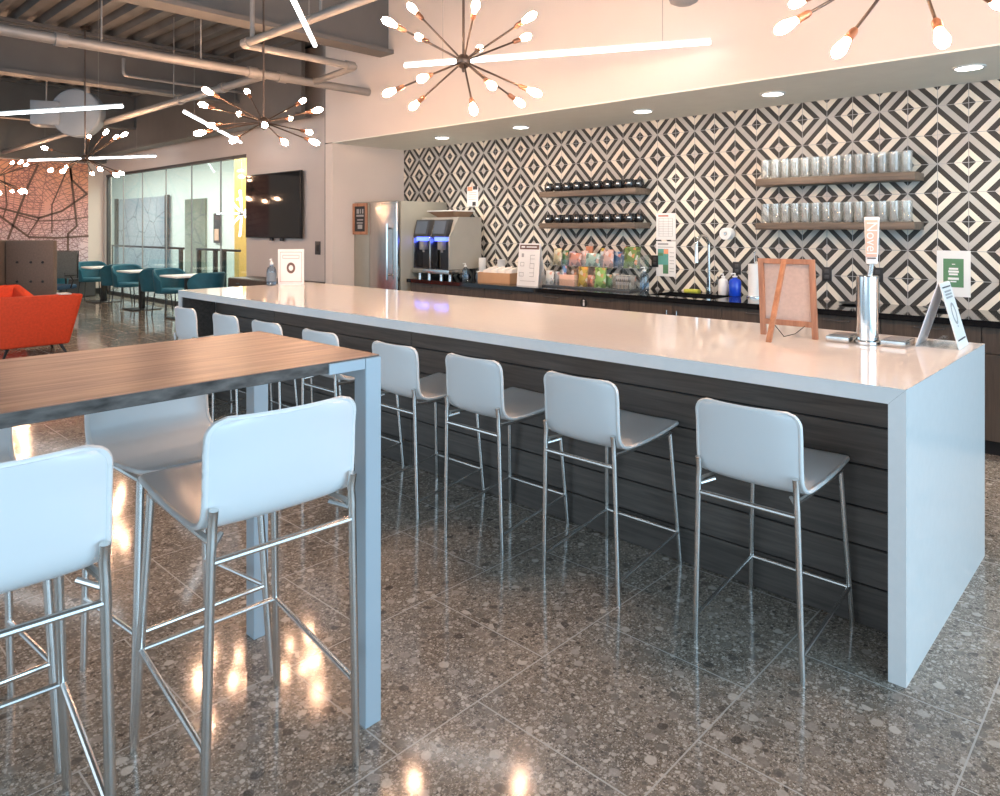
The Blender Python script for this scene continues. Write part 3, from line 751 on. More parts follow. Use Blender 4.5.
# wall notices, outlets and the paper roll
def poster(label, x0, z0, x1, z1, name='wall_notice', m='paper', y=Y_BACK, cat='notice'):
    t = thing(name, label, cat, ((x0 + x1) / 2, y, (z0 + z1) / 2), group=None)
    bm = B(); box(bm, -(x1 - x0) / 2, -.006, -(z1 - z0) / 2, (x1 - x0) / 2, -.0005, (z1 - z0) / 2); obj('sheet', bm, M[m], t, smooth=0)
    return t
def marks(t, name, m, rects, y=-.0075, th=.0012):
    bm = B()
    for x0, z0, x1, z1 in rects: box(bm, x0, y, z0, x1, y + th, z1)
    return obj(name, bm, M[m], t, smooth=0)
t = poster('white notice sheet with a table of lines, above the colourful one by the outlet', -3.885, 1.42, -3.665, 1.69)
marks(t, 'heading', 'ink_red', [(-.085, .10, .03, .118)])
marks(t, 'table_lines', 'ink_grey', [(-.08, -.10, -.077, .085), (.077, -.10, .08, .085)] + [(-.08, z, .08, z + .003) for z in (-.10, -.075, -.05, -.025, 0, .025, .05, .082)] + [(-.03, -.1, -.028, .085), (.03, -.1, .032, .085)])
t = poster('colourful notice with a teal and orange picture, below the table notice', -3.885, 1.05, -3.665, 1.405)
marks(t, 'heading', 'ink_grey', [(-.09, .14, .03, .16), (-.09, .115, .09, .122)]); marks(t, 'picture_teal', 'ink_teal', [(-.09, -.06, .03, .10)]); marks(t, 'picture_orange', 'ink_orange', [(-.02, .05, .03, .098)], y=-.009)
marks(t, 'picture_dark', 'ink_green', [(-.09, .03, -.03, .06), (-.03, -.15, .03, -.06)], y=-.009); marks(t, 'text_lines', 'ink_grey', [(.045, z, .095, z + .006) for z in (-.13, -.10, -.05, -.02, .02, .06)])
t = poster('white notice with an orange corner over the coffee machine', -6.67, 1.82, -6.47, 2.08)
marks(t, 'orange_corner', 'ink_orange', [(-.09, .07, .0, .125)]); marks(t, 'dark_corner', 'ink', [(.01, .085, .09, .13), (.0, -.12, .06, -.07)]); marks(t, 'text_lines', 'ink_grey', [(-.07, z, .07, z + .006) for z in (-.04, -.01, .02, .045)])
t = poster('green poster in a wide white frame on the tiled wall at right', -1.375, 1.005, -1.150, 1.36, name='framed_poster', m='ink_white', cat='poster')
marks(t, 'green_sheet', 'ink_green', [(-.068, -.105, .068, .115)])
marks(t, 'poster_text', 'ink_white', [(-.03, .03, .032, .045), (-.034, .008, .036, .024), (-.03, -.012, .03, .002), (-.036, -.048, .036, -.03), (-.02, -.066, .02, -.056), (-.01, .07, .012, .076)], y=-.009)
t['label'] = 'green poster in a wide white frame on the tiled wall behind the tent sign'
for lb, x, z in (('black wall outlet between the snack rack and the notices', -3.90, 1.20), ('black wall outlet above the blue soap bottle', -3.02, 1.16), ('black wall outlet right of the wooden easel', -2.205, 1.14), ('black wall outlet partly behind the steel tap tower', -1.80, 1.15), ('black wall outlet cut by the right edge of the picture', -.93, 1.12)):
    t = thing('wall_outlet', lb, 'outlet', (x, Y_BACK, z), group='black outlets on the tiled wall')
    bm = B(); box(bm, -.04, -.008, -.06, .04, -.0005, .06, .002); obj('cover_plate', bm, M['black'], t)
    bm = B(); box(bm, -.018, -.010, .008, .018, -.008, .04, .001); box(bm, -.018, -.010, -.04, .018, -.008, -.008, .001); obj('sockets', bm, M['darkgrey'], t)
t = thing('paper_roll', 'white paper towel roll on a wall bracket seen end-on', 'paper towel', (-3.07, 6.35, 1.485))
bm = B(); lathe(bm, [(.020, -.045), (.056, -.045), (.056, .045), (.020, .045)], 24, 0, Matrix.Rotation(PI / 2, 4, 'X'), close=True); obj('roll', bm, M['paper'], t)
bm = B(); tube(bm, [(0, -.05, 0), (0, .0995, 0)], .010, 10); tube(bm, [(0, .085, 0), (.05, .09, .08)], .009, 8); obj('bracket', bm, M['chrome'], t)

# fridge
FX0, FX1, FYf, FHt = -7.955, -7.05, 5.60, 1.885
t = thing('refrigerator', 'tall stainless refrigerator standing in the alcove corner', 'refrigerator', ((FX0 + FX1) / 2, 6.0, 0))
cx = (FX0 + FX1) / 2
bm = B(); box(bm, FX0 - cx, -.335, .04, FX1 - cx, .44, FHt, .006); obj('body', bm, M['inox_side'], t)
bm = B(); box(bm, FX0 - cx, -.335, 0, FX1 - cx, .40, .04); obj('plinth', bm, M['black'], t, smooth=0)
xs_ = -7.62 - cx
bm = B(); box(bm, FX0 - cx + .003, -.40, .06, xs_ - .004, -.345, FHt, .008); d = obj('door', bm, M['inox_side'], t)
bm = B(); box(bm, xs_ + .002, -.40, .06, FX1 - cx - .002, -.345, FHt, .016, 4); d = obj('door', bm, M['inox'], t); d['label'] = 'brushed stainless door'
xh = -7.17 - cx; bm = B(); tube(bm, [(xh, -.46, .90), (xh, -.46, 1.60)], .014, 12); tube(bm, [(xh, -.39, .96), (xh, -.46, .96)], .010, 8); tube(bm, [(xh, -.39, 1.54), (xh, -.46, 1.54)], .010, 8)
obj('handle', bm, M['chrome_p'], d)
t = thing('framed_sign', 'small wood-framed dark sign hung on the left fridge door', 'sign', (-7.80, 5.598, 1.665))
bm = B()
for a in ((-.155, -.205, -.115, .205), (.115, -.205, .155, .205), (-.115, .165, .115, .205), (-.115, -.205, .115, -.165)): box(bm, a[0], -.022, a[1], a[2], -.002, a[3], .003)
obj('frame', bm, M['easel'], t)
bm = B(); box(bm, -.115, -.012, -.165, .115, -.002, .165); obj('board', bm, M['black'], t, smooth=0)
marks(t, 'chalk_lettering', 'ink_grey', [(-.075, .07, -.02, .13), (.0, .07, .02, .13), (.045, .07, .075, .13), (-.08, .03, .08, .055), (-.06, -.02, .07, -.005), (-.07, -.06, .06, -.045), (-.05, -.13, .05, -.075)], y=-.0135)

# coffee machine
t = thing('coffee_machine', 'double bean-to-cup coffee machine lit blue, beside the fridge', 'coffee machine', (-6.68, 6.1, CH))
bm = B(); pf = [(.27, .13), (.27, .765), (-.115, .765), (-.20, .52), (-.06, .50), (-.06, .13)]
va = [bm.verts.new((-.34, a, b_)) for a, b_ in pf]; vb = [bm.verts.new((.32, a, b_)) for a, b_ in pf]
bm.faces.new(va); bm.faces.new(vb[::-1])
for i in range(6): bm.faces.new((va[i], va[(i + 1) % 6], vb[(i + 1) % 6], vb[i]))
pf = [(.27, .13), (.27, .765), (-.12, .765), (-.265, .52), (-.265, .13)]
va = [bm.verts.new((.3205, a, b_)) for a, b_ in pf]; vb = [bm.verts.new((.345, a, b_)) for a, b_ in pf]
bm.faces.new(va); bm.faces.new(vb[::-1])
for i in range(5): bm.faces.new((va[i], va[(i + 1) % 5], vb[(i + 1) % 5], vb[i]))
obj('housing', bm, M['taupe'], t)
for k, x in enumerate((-.21, .13)):
    bm = B(); hexa(bm, [(x - .13, -.262, .52), (x + .13, -.262, .52), (x + .13, -.20, .52), (x - .13, -.20, .52)], [(x - .13, -.205, .735), (x + .13, -.205, .735), (x + .13, -.12, .735), (x - .13, -.12, .735)], .006)
    d = obj('control_panel', bm, M['darkgrey'], t)
    bm = B(); hexa(bm, [(x - .10, -.2605, .56), (x + .10, -.2605, .56), (x + .10, -.25, .56), (x - .10, -.25, .56)], [(x - .10, -.2195, .715), (x + .10, -.2195, .715), (x + .10, -.205, .715), (x - .10, -.205, .715)]); obj('screen', bm, M['disp'], d, smooth=0)
    bm = B(); box(bm, x - .10, -.235, .47, x + .10, -.16, .52, .004); obj('light_strip', bm, M['blue_led'], t)
    bm = B(); box(bm, x - .04, -.24, .36, x + .04, -.16, .47, .01); cyl(bm, x, -.2, .33, .36, .015); obj('nozzle', bm, M['grey'], t)
    bm = B(); box(bm, x - .13, -.10, .13, x + .13, -.061, .50); obj('recess_panel', bm, M['black'], t, smooth=0)
for xa in (-.05, -.365):
    bm = B(); box(bm, xa, -.25, .13, xa + .025, -.061, .51, .003); obj('divider', bm, M['inox'], t)
bm = B(); box(bm, -.35, -.28, .07, .34, .02, .128, .006); obj('drip_tray', bm, M['inox'], t)
for x in (-.28, -.10, .12, .28):
    bm = B(); cyl(bm, x, -.2, 0, .07, .022, 14); obj('foot', bm, M['chrome'], t)
for x in (-.28, .28):
    bm = B(); cyl(bm, x, .2, 0, .135, .022, 14); obj('foot', bm, M['black'], t)
bm = B(); hexa(bm, [(-.10, -.06, .765), (.20, -.06, .765), (.20, .2, .765), (-.10, .2, .765)], [(-.22, -.12, .835), (.24, -.12, .835), (.24, .24, .835), (-.22, .24, .835)]); obj('bean_hopper', bm, M['hopper'], t)
bm = B(); box(bm, -.23, -.13, .836, .25, .25, .85, .004); obj('hopper_lid', bm, M['trim'], t)

# small things on the worktop
def pump_bottle(name, label, x, y, r, h, m, m2, cat='bottle', square=False):
    t = thing(name, label, cat, (x, y, CH + .0005))
    bm = B(); lathe(bm, [(0, 0), (r * .92, 0), (r, r * .12), (r, h * .62), (r * .8, h * .72), (r * .35, h * .78), (r * .35, h * .82), (0, h * .82)], 18); obj('body', bm, m, t)
    bm = B(); cyl(bm, 0, 0, h * .82, h * .88, r * .4, 14); tube(bm, [(0, 0, h * .88), (0, 0, h * .98), (-r * .2, -r * 1.0, h * .97)], r * .13, 8); obj('pump', bm, m2, t)
    return t
pump_bottle('sanitizer_bottle', 'small clear pump bottle in front of the coffee machine', -6.03, 5.80, .036, .22, M['spray'], M['ink_white'])
def cup_stack(label, x, y, n_, r):
    t = thing('cup_stack', label, 'cups', (x, y, CH + .0005))
    for k in range(n_):
        bm = B(); z = k * .017; lathe(bm, [(0, z), (r * .74, z), (r, z + .105), (r * 1.06, z + .108), (r * 1.06, z + .114), (r * .97, z + .114), (r * .7, z + .006), (0, z + .006)], 16); obj('paper_cup', bm, M['cup'], t)
    return t
cup_stack('tall stack of white paper cups beside the coffee machine', -6.17, 6.22, 10, .043)
cup_stack('stack of white cups behind the brown paper box', -5.93, 6.30, 9, .044)
t = thing('jar', 'grey stone-like jar below the tall cup stack', 'jar', (-6.06, 6.08, CH + .0005))
bm = B(); lathe(bm, [(0, 0), (.05, 0), (.062, .03), (.058, .08), (.045, .09), (.045, .10), (0, .10)], 18); obj('pot', bm, M['disc'], t)
bm = B(); cyl(bm, 0, 0, .10, .112, .05, 18); obj('lid', bm, M['ink_white'], t)
t = thing('paper_box', 'open brown card box between the cups and the white sign', 'box', (-5.66, 6.0, CH + .0005), .1)
bm = B()
w_, d_, h_ = .23, .13, .12
for a in ((-w_, -d_, 0, w_, d_, .004), (-w_, -d_, 0, w_, -d_ + .004, h_), (-w_, d_ - .004, 0, w_, d_, h_ + .05), (-w_, -d_, 0, -w_ + .004, d_, h_), (w_ - .004, -d_, 0, w_, d_, h_)): box(bm, *a)
obj('tray', bm, M['kraft'], t, smooth=0)
bm = B()
for k in range(4):
    x = -.16 + k * .11
    hexa(bm, [(x - .04, -.08, .01), (x + .05, -.08, .01), (x + .05, .08, .01), (x - .04, .08, .01)], [(x - .05, -.06, .14), (x + .05, -.07, .16), (x + .05, .09, .19), (x - .05, .08, .17)], .006)
o = obj('packets', bm, M['paper_warm'], t); o['label'] = 'cream packets'
# white counter sign
t = thing('counter_sign', 'tall white instruction sign with a dark heading beside the paper box', 'sign', (-5.13, 5.86, CH), .06)
bm = B(); hexa(bm, [(-.145, .0, 0), (.145, .0, 0), (.145, .006, 0), (-.145, .006, 0)], [(-.145, .05, .46), (.145, .05, .46), (.145, .056, .46), (-.145, .056, .46)]); obj('sheet', bm, M['paper'], t, smooth=0)
sl = lambda z: z * .05 / .46
def slmarks(t, name, m, rects, dy=.0):
    bm = B()
    for x0, z0, x1, z1 in rects: hexa(bm, [(x0, sl(z0) - .002 + dy, z0), (x1, sl(z0) - .002 + dy, z0), (x1, sl(z0) + .001, z0), (x0, sl(z0) + .001, z0)], [(x0, sl(z1) - .002 + dy, z1), (x1, sl(z1) - .002 + dy, z1), (x1, sl(z1) + .001, z1), (x0, sl(z1) + .001, z1)])
    obj(name, bm, M[m], t, smooth=0)
slmarks(t, 'heading', 'ink_brown', [(-.13, .395, .13, .445)]); slmarks(t, 'heading_text', 'paper', [(-.11, .412, -.06, .43), (-.04, .415, .10, .427)], -.001)
slmarks(t, 'bottle_icon', 'ink_grey', [(-.10, .31, -.07, .35)])
slmarks(t, 'hand_icon', 'ink_grey', [(-.12, .10, -.06, .105), (-.12, .14, -.06, .145), (-.12, .10, -.116, .145), (-.064, .10, -.06, .145)])
slmarks(t, 'footer_line', 'ink_grey', [(-.10, .05, .10, .054)])
slmarks(t, 'box_icon', 'ink_grey', [(-.11, .21, -.06, .215), (-.11, .25, -.06, .255), (-.11, .21, -.106, .255), (-.064, .21, -.06, .255)])
slmarks(t, 'flow_icon', 'ink_grey', [(.02, .33, .08, .335), (.02, .29, .08, .295), (.02, .24, .08, .245), (.02, .19, .08, .195), (.02, .14, .08, .145), (.02, .19, .024, .335), (.076, .10, .08, .245), (.02, .10, .08, .105)])
bm = B(); hexa(bm, [(-.14, .15, 0), (.14, .15, 0), (.14, .156, 0), (-.14, .156, 0)], [(-.14, .057, .45), (.14, .057, .45), (.14, .063, .45), (-.14, .063, .45)]); obj('back_leaf', bm, M['paper'], t, smooth=0)

# snack rack
RX0, RX1, RY = -4.99, -3.88, 6.10
t = thing('snack_rack', 'two-tier clear acrylic snack rack on the worktop under the mugs', 'rack', ((RX0 + RX1) / 2, RY, CH + .0005))
hw = (RX1 - RX0) / 2
for nm, z, y0, y1 in (('lower_tray', .012, -.16, .10), ('upper_tray', .215, -.02, .20)):
    bm = B(); box(bm, -hw, y0, z, hw, y1, z + .006); box(bm, -hw, y0, z, hw, y0 + .005, z + .075); box(bm, -hw, y1 - .005, z, hw, y1, z + .14)
    obj(nm, bm, M['acrylic'], t, smooth=0)
for k in range(6):
    x = -hw + k * 2 * hw / 5
    bm = B(); x0 = max(-hw, x - .003)
    for f in (((-.16, .012), (.10, .012), (.20, .215), (.20, .36), (-.02, .33), (-.02, .215), (-.16, .15)),):
        va = [bm.verts.new((x0, p[0], p[1])) for p in f]; vb = [bm.verts.new((x0 + .006, p[0], p[1])) for p in f]
        bm.faces.new(va); bm.faces.new(vb[::-1])
        for i in range(len(f)): bm.faces.new((va[i], va[(i + 1) % len(f)], vb[(i + 1) % len(f)], vb[i]))
    obj('divider', bm, M['acrylic'], t, smooth=0)
bm = B(); box(bm, -hw, -.16, 0, hw, .2, .011); obj('base', bm, M['darkgrey'], t, smooth=0)
def packet_bm(w_, h_, th):
    bm = B(); nx, nz = 8, 8; fr, bk = [], []
    for i in range(nx + 1):
        a, b_ = [], []
        for k in range(nz + 1):
            u, v = -1 + 2 * i / nx, -1 + 2 * k / nz
            b0 = th * (1 - abs(u) ** 3) * (1 - abs(v) ** 4) + .001
            wx = w_ * (1 - .06 * (1 - v * v))
            a.append(bm.verts.new((u * wx / 2, -b0, (v + 1) * h_ / 2))); b_.append(bm.verts.new((u * wx / 2, b0, (v + 1) * h_ / 2)))
        fr.append(a); bk.append(b_)
    for G2 in (fr, bk):
        for i in range(nx):
            for k in range(nz): bm.faces.new((G2[i][k], G2[i + 1][k], G2[i + 1][k + 1], G2[i][k + 1]))
    rim = lambda G2: [G2[i][0] for i in range(nx)] + [G2[nx][k] for k in range(nz)] + [G2[i][nz] for i in range(nx, 0, -1)] + [G2[0][k] for k in range(nz, 0, -1)]
    a, b_ = rim(fr), rim(bk)
    for i in range(len(a)): bm.faces.new((a[i], a[(i + 1) % len(a)], b_[(i + 1) % len(a)], b_[i]))
    return bm
PC = dict(cream=(.66, .56, .34), green=(.10, .22, .07), lilac=(.46, .33, .44), coral=(.62, .26, .18), mint=(.34, .50, .42), pink=(.66, .42, .36), navy=(.04, .10, .22), silver=(.42, .45, .48), lime=(.30, .50, .12), orange=(.72, .30, .15),
          white=(.70, .68, .62), brown=(.17, .09, .05), yellow=(.52, .36, .05), red=(.42, .08, .05), olive=(.13, .22, .05), grey=(.33, .32, .30), beige=(.52, .46, .38), blue=(.10, .22, .42))
def packet_mat(name, c):
    """glossy printed foil: its own colour broken by pale and dark printed shapes"""
    m, nt, b = new_mat(name)
    tc = N(nt, 'ShaderNodeTexCoord'); vo = N(nt, 'ShaderNodeTexVoronoi'); vo.inputs['Scale'].default_value = 26; nt.links.new(tc.outputs['Object'], vo.inputs['Vector'])
    sc_ = N(nt, 'ShaderNodeSeparateColor'); nt.links.new(vo.outputs['Color'], sc_.inputs[0])
    rp = N(nt, 'ShaderNodeValToRGB'); cr = rp.color_ramp; cr.interpolation = 'CONSTANT'
    cr.elements[0].color = rgba([q * .45 for q in c]); cr.elements[1].position = .16; cr.elements[1].color = rgba(c)
    e = cr.elements.new(.68); e.color = rgba([q * .5 + .33 for q in c]); e = cr.elements.new(.86); e.color = rgba([min(1, q * .4 + v) for q, v in zip(c, (.42, .12, .06))])
    nt.links.new(sc_.outputs[0], rp.inputs[0]); nt.links.new(rp.outputs[0], b.inputs['Base Color']); b.inputs['Roughness'].default_value = .3
    return m
PM = {k: packet_mat('packet_' + k, [q * .85 for q in v]) for k, v in PC.items()}
pks = [  # colour, compartment, tier, offset, width, height
    ('cream', 0, 'upper', -.055, .10, .17), ('green', 0, 'upper', .02, .07, .15), ('lilac', 0, 'upper', .075, .07, .14),
    ('coral', 1, 'upper', -.03, .13, .13), ('pink', 1, 'upper', .06, .08, .15), ('mint', 2, 'upper', -.02, .15, .13), ('silver', 2, 'upper', .07, .06, .15), ('yellow', 2, 'upper', .03, .05, .18),
    ('pink', 3, 'upper', -.05, .11, .17), ('navy', 3, 'upper', .035, .09, .15), ('blue', 3, 'upper', .08, .05, .12), ('olive', 4, 'upper', .01, .19, .20), ('silver', 4, 'upper', -.085, .04, .15),
    ('white', 0, 'lower', -.05, .10, .14), ('silver', 0, 'lower', .02, .07, .13), ('navy', 0, 'lower', .07, .07, .10), ('blue', 1, 'lower', -.08, .05, .19), ('brown', 1, 'lower', .02, .08, .16), ('orange', 1, 'lower', .065, .07, .18),
    ('yellow', 2, 'lower', -.05, .10, .19), ('coral', 2, 'lower', -.02, .16, .11), ('red', 2, 'lower', .06, .06, .17), ('lime', 3, 'lower', -.05, .11, .19), ('green', 3, 'lower', .02, .08, .13), ('beige', 3, 'lower', .07, .07, .14)]
seen = {}
for colr, k, tier, dx, w_, h_ in pks:
    x = RX0 + (k + .5) * 2 * hw / 5 + dx
    cnt = seen.get((k, tier), 0); seen[(k, tier)] = cnt + 1
    z, y = (.2225, .03 + .045 * cnt) if tier == 'upper' else (.0195, -.11 + .045 * cnt)
    bm = packet_bm(min(w_ * 1.22, .205), h_ * 1.08, .02)
    o = tag(obj('snack_packet', bm, PM[colr], loc=(x, RY + y, CH + z)), '%s snack packet in the %s tier, %s compartment of the clear rack' % (colr, tier, ['leftmost', 'second', 'middle', 'fourth', 'rightmost'][k]), 'snack', 'snack packets in the clear rack')
    o.rotation_euler = (-.12, 0, random.uniform(-.1, .1))
bm = B(); box(bm, -.105, -.03, 0, .105, .03, .115, .003)
tag(obj('carton', bm, M['ink_peach'], loc=(RX0 + 1.5 * 2 * hw / 5, RY - .115, CH + .0195)), 'plain peach carton in the lower tier of the snack rack', 'carton')
for i in range(8):
    bm = B(); box(bm, -.0065, -.055, 0, .0065, .055, .135, .002, 1)
    o = tag(obj('tea_sachet', bm, PM['beige' if i % 2 else 'grey'], loc=(RX0 + 4.08 * 2 * hw / 5 + i * .0225, RY - .03, CH + .0195)), '%s upright tea sachet from the left at the right end of the snack rack' % nth(i), 'tea bag', 'tea sachets in the snack rack')
for i, x in enumerate((-.0, .045)):
    bm = B(); box(bm, -.018, -.015, 0, .018, .015, .13, .003)
    tag(obj('carton', bm, M['ink_orange'], loc=(-4.67 + x, 6.34, CH + .0005 + .3), smooth=0), 'slim orange carton standing on top of the snack rack, %s one' % ('left' if i == 0 else 'right'), 'carton', 'orange cartons on the snack rack')
bm = B(); box(bm, -4.76, 6.305, CH + .0, -4.56, 6.375, CH + .30, .003); tag(obj('carton', bm, M['ink_peach']), 'tall peach carton behind the snack rack', 'carton')
# bottles
t = pump_bottle('spray_bottle', 'clear blue-tinted bottle at the right end of the snack rack', -3.76, 6.02, .045, .25, M['spray'], M['ink_white'])
pump_bottle('soap_bottle', 'white pump soap bottle beside the sink', -3.09, 6.31, .045, .20, M['cup'], M['ink_white'])
pump_bottle('soap_bottle', 'bright blue dish soap bottle beside the sink', -2.96, 6.28, .055, .21, M['bluegel'], M['ink_white'])
t = thing('paper_towel_stand', 'white paper towel roll on an upright stand left of the easel', 'paper towel', (-2.77, 6.27, CH + .0005))
bm = B(); cyl(bm, 0, 0, 0, .012, .07, bev=.002); tube(bm, [(0, 0, .01), (0, 0, .40)], .007, 8); ball(bm, (0, 0, .405), .012); obj('stand', bm, M['chrome'], t)
bm = B(); lathe(bm, [(.02, .014), (.056, .014), (.056, .30), (.02, .30)], 24, close=True); obj('roll', bm, M['paper'], t)
bm = B(); box(bm, -.075, -.035, 0, .075, .035, .028, .005); tag(obj('sponge', bm, M['sponge'], loc=(-3.44, 6.37, CH + .0005)), 'yellow-green sponge lying behind the sink', 'sponge')
bm = B(); lathe(bm, [(0, 0), (.06, 0), (.10, .012), (.098, .015), (.05, .006), (0, .006)], 20); tag(obj('dish', bm, M['black'], loc=(-1.93, 6.22, CH + .0005)), 'flat black dish on the worktop behind the tap tower', 'dish')
bm = B(); lathe(bm, [(0, 0), (.07, 0), (.11, .02), (.105, .022), (.06, .008), (0, .008)], 20); tag(obj('dish', bm, M['darkgrey'], loc=(-1.32, 6.25, CH + .0005)), 'dark dish on the worktop behind the tent sign', 'dish')

# ------------------------------------------------------------------ things on the island
# wooden easel seen from behind
t = thing('easel_sign', 'small reddish wooden A-frame sign board on the bar, seen from behind', 'easel', (-1.40, 3.52, BH + .0005))
ZT = .385
def lean(x, z, y0=.035, k=.03): return (x, y0 + k * z / ZT, z)
bm = B()
for xb, xt in ((-.13, -.158), (.125, .098)):
    a, b_ = Vector((xb, .05, 0)), Vector((xt, .08, ZT))
    hexa(bm, [a + Vector(v) for v in ((-.014, -.008, 0), (.014, -.008, 0), (.014, .008, 0), (-.014, .008, 0))], [b_ + Vector(v) for v in ((-.014, -.008, 0), (.014, -.008, 0), (.014, .008, 0), (-.014, .008, 0))], .002, 1)
box(bm, -.170, .072, ZT - .026, .110, .088, ZT, .002, 1); box(bm, -.13, .047, .055, .118, .062, .082, .002, 1)
obj('frame', bm, M['easel'], t)
bm = B(); hexa(bm, [(-.132, .06, .07), (.118, .06, .07), (.118, .066, .07), (-.132, .066, .07)], [(-.150, .086, ZT - .01), (.094, .086, ZT - .01), (.094, .092, ZT - .01), (-.150, .092, ZT - .01)]); obj('board', bm, M['easel_back'], t, smooth=0)
bm = B(); a, b_ = Vector((-.005, -.185, 0)), Vector((-.03, .062, ZT - .004))
hexa(bm, [a + Vector(v) for v in ((-.013, -.007, 0), (.013, -.007, 0), (.013, .007, 0), (-.013, .007, 0))], [b_ + Vector(v) for v in ((-.013, -.007, 0), (.013, -.007, 0), (.013, .007, 0), (-.013, .007, 0))], .002, 1); obj('prop_leg', bm, M['easel'], t)
bm = B(); tube(bm, [(-.006, -.13, .085), (.03, -.09, .02), (.06, -.03, .03), (.08, .04, .062)], .002, 6); obj('cord', bm, M['black'], t)
# tap tower
t = thing('tap_tower', 'polished steel drinks tap tower with a tall printed handle on the bar', 'tap', (-1.050, 3.60, BH + .0005))
bm = B(); cyl(bm, 0, 0, 0, .018, .056, 28, bev=.003); cyl(bm, 0, 0, .018, .318, .0475, 32, bev=.004); obj('column', bm, M['chrome_p'], t)
bm = B(); tube(bm, [(.010, -.0, .315), (.018, -.003, .375)], .012, 12); tube(bm, [(0, .03, .30), (0, .085, .29), (0, .10, .255)], .009, 10); obj('spigot', bm, M['chrome'], t)
hd = thing('x', '', 'x'); bpy.data.objects.remove(hd)
hx = B(); hexa(hx, [(-.024, -.016, .372), (.024, -.016, .372), (.024, .016, .372), (-.024, .016, .372)], [(-.032, -.018, .59), (.032, -.018, .59), (.032, .018, .59), (-.032, .018, .59)], .006, 3)
rotm = Matrix.Translation((.020, -.004, 0)) @ Matrix.Rotation(math.radians(14), 4, 'Z')
bmesh.ops.transform(hx, matrix=rotm, verts=hx.verts); h = obj('tap_handle', hx, M['ink_white'], t)
bm = B(); hexa(bm, [(-.0235, -.0185, .405), (.0215, -.0185, .405), (.0215, -.016, .405), (-.0235, -.016, .405)], [(-.027, -.0200, .575), (.025, -.0200, .575), (.025, -.016, .575), (-.027, -.016, .575)]); bmesh.ops.transform(bm, matrix=rotm, verts=bm.verts); obj('peach_label', bm, M['ink_peach'], h, smooth=0)
bm = text_bm('Novel', .062, .0006)
bmesh.ops.transform(bm, matrix=rotm @ Matrix.Translation((-.001, -.0208, .492)) @ Matrix.Rotation(PI / 2, 4, 'X') @ Matrix.Rotation(-PI / 2, 4, 'Z'), verts=bm.verts); obj('lettering', bm, M['ink_white'], h, smooth=0)
bm = B(); box(bm, -.018, -.0195, .397, .018, -.0165, .402); bmesh.ops.transform(bm, matrix=rotm, verts=bm.verts); obj('dark_line', bm, M['ink_brown'], h, smooth=0)
for lb, x, y, r in (('flat steel drip tray on the bar, left of the tap tower', -1.165, 3.625, 0), ('flat steel drip tray on the bar, right of the tap tower', -.935, 3.655, .0)):
    t = thing('drip_tray', lb, 'drip tray', (x, y, BH + .0005), r, 'drip trays beside the tap')
    bm = B(); box(bm, -.052, -.085, 0, .052, .085, .030, .004); obj('tray', bm, M['inox'], t)
    bm = B()
    for k in range(9): box(bm, -.043, -.074 + k * .0175, .0302, .043, -.066 + k * .0175, .0325)
    obj('grille', bm, M['grey'], t, smooth=0)
# tent sign: two leaves over a clear foot
t = thing('tent_sign', 'white A-shaped tent sign with an oval zero at the bar end', 'sign', (-.785, 3.80, BH + .0005), math.radians(2))
HT = .290; yw = .115
bm = B(); hexa(bm, [(.078, -yw, 0), (.082, -yw, 0), (.082, yw, 0), (.078, yw, 0)], [(.002, -yw, HT), (.006, -yw, HT), (.006, yw, HT), (.002, yw, HT)]); obj('front_leaf', bm, M['paper'], t, smooth=0)
bm = B(); hexa(bm, [(-.092, -yw, 0), (-.088, -yw, 0), (-.088, yw, 0), (-.092, yw, 0)], [(-.004, -yw, HT), (.0, -yw, HT), (.0, yw, HT), (-.004, yw, HT)]); obj('back_leaf', bm, M['frost'], t, smooth=0)
bm = B(); box(bm, -.087, -yw, 0, .077, yw, .006); box(bm, -.02, -yw, .006, .0, yw, .030); obj('clear_foot', bm, M['acrylic'], t, smooth=0)
ax = Vector((.076, 0, -HT)).normalized()      # down the outer face
face = Matrix(((0, -ax.x, -ax.z, 0), (1, 0, 0, 0), (0, -ax.z, ax.x, 0), (0, 0, 0, 1)))
def on_leaf(bm, s, off): # s: distance from the ridge down the leaf
    p = Vector((.006, 0, HT)) + ax * s + Vector((-ax.z, 0, ax.x)) * off
    bmesh.ops.transform(bm, matrix=Matrix.Translation(p) @ face, verts=bm.verts); return bm
bm = B(); lathe(bm, [(.024, 0), (.031, 0), (.031, .0012), (.024, .0012)], 28, 0, Matrix.Diagonal((1.5, 1.6, 1, 1)), close=True)
obj('zero_mark', on_leaf(bm, .145, .0008), M['ink_grey'], t)
for q in (.022, .262):
    bm = B(); box(bm, -.09, -.003, 0, .09, .003, .001); obj('rule_line', on_leaf(bm, q, .0008), M['ink'], t, smooth=0)
bm = B()
for k in range(3): box(bm, -.07, -.004 - k * .014, 0, .07, .004 - k * .014, .001)
box(bm, -.006, -.165, 0, .006, -.158, .001)
obj('text_lines', on_leaf(bm, .042, .0008), M['ink_grey'], t, smooth=0)
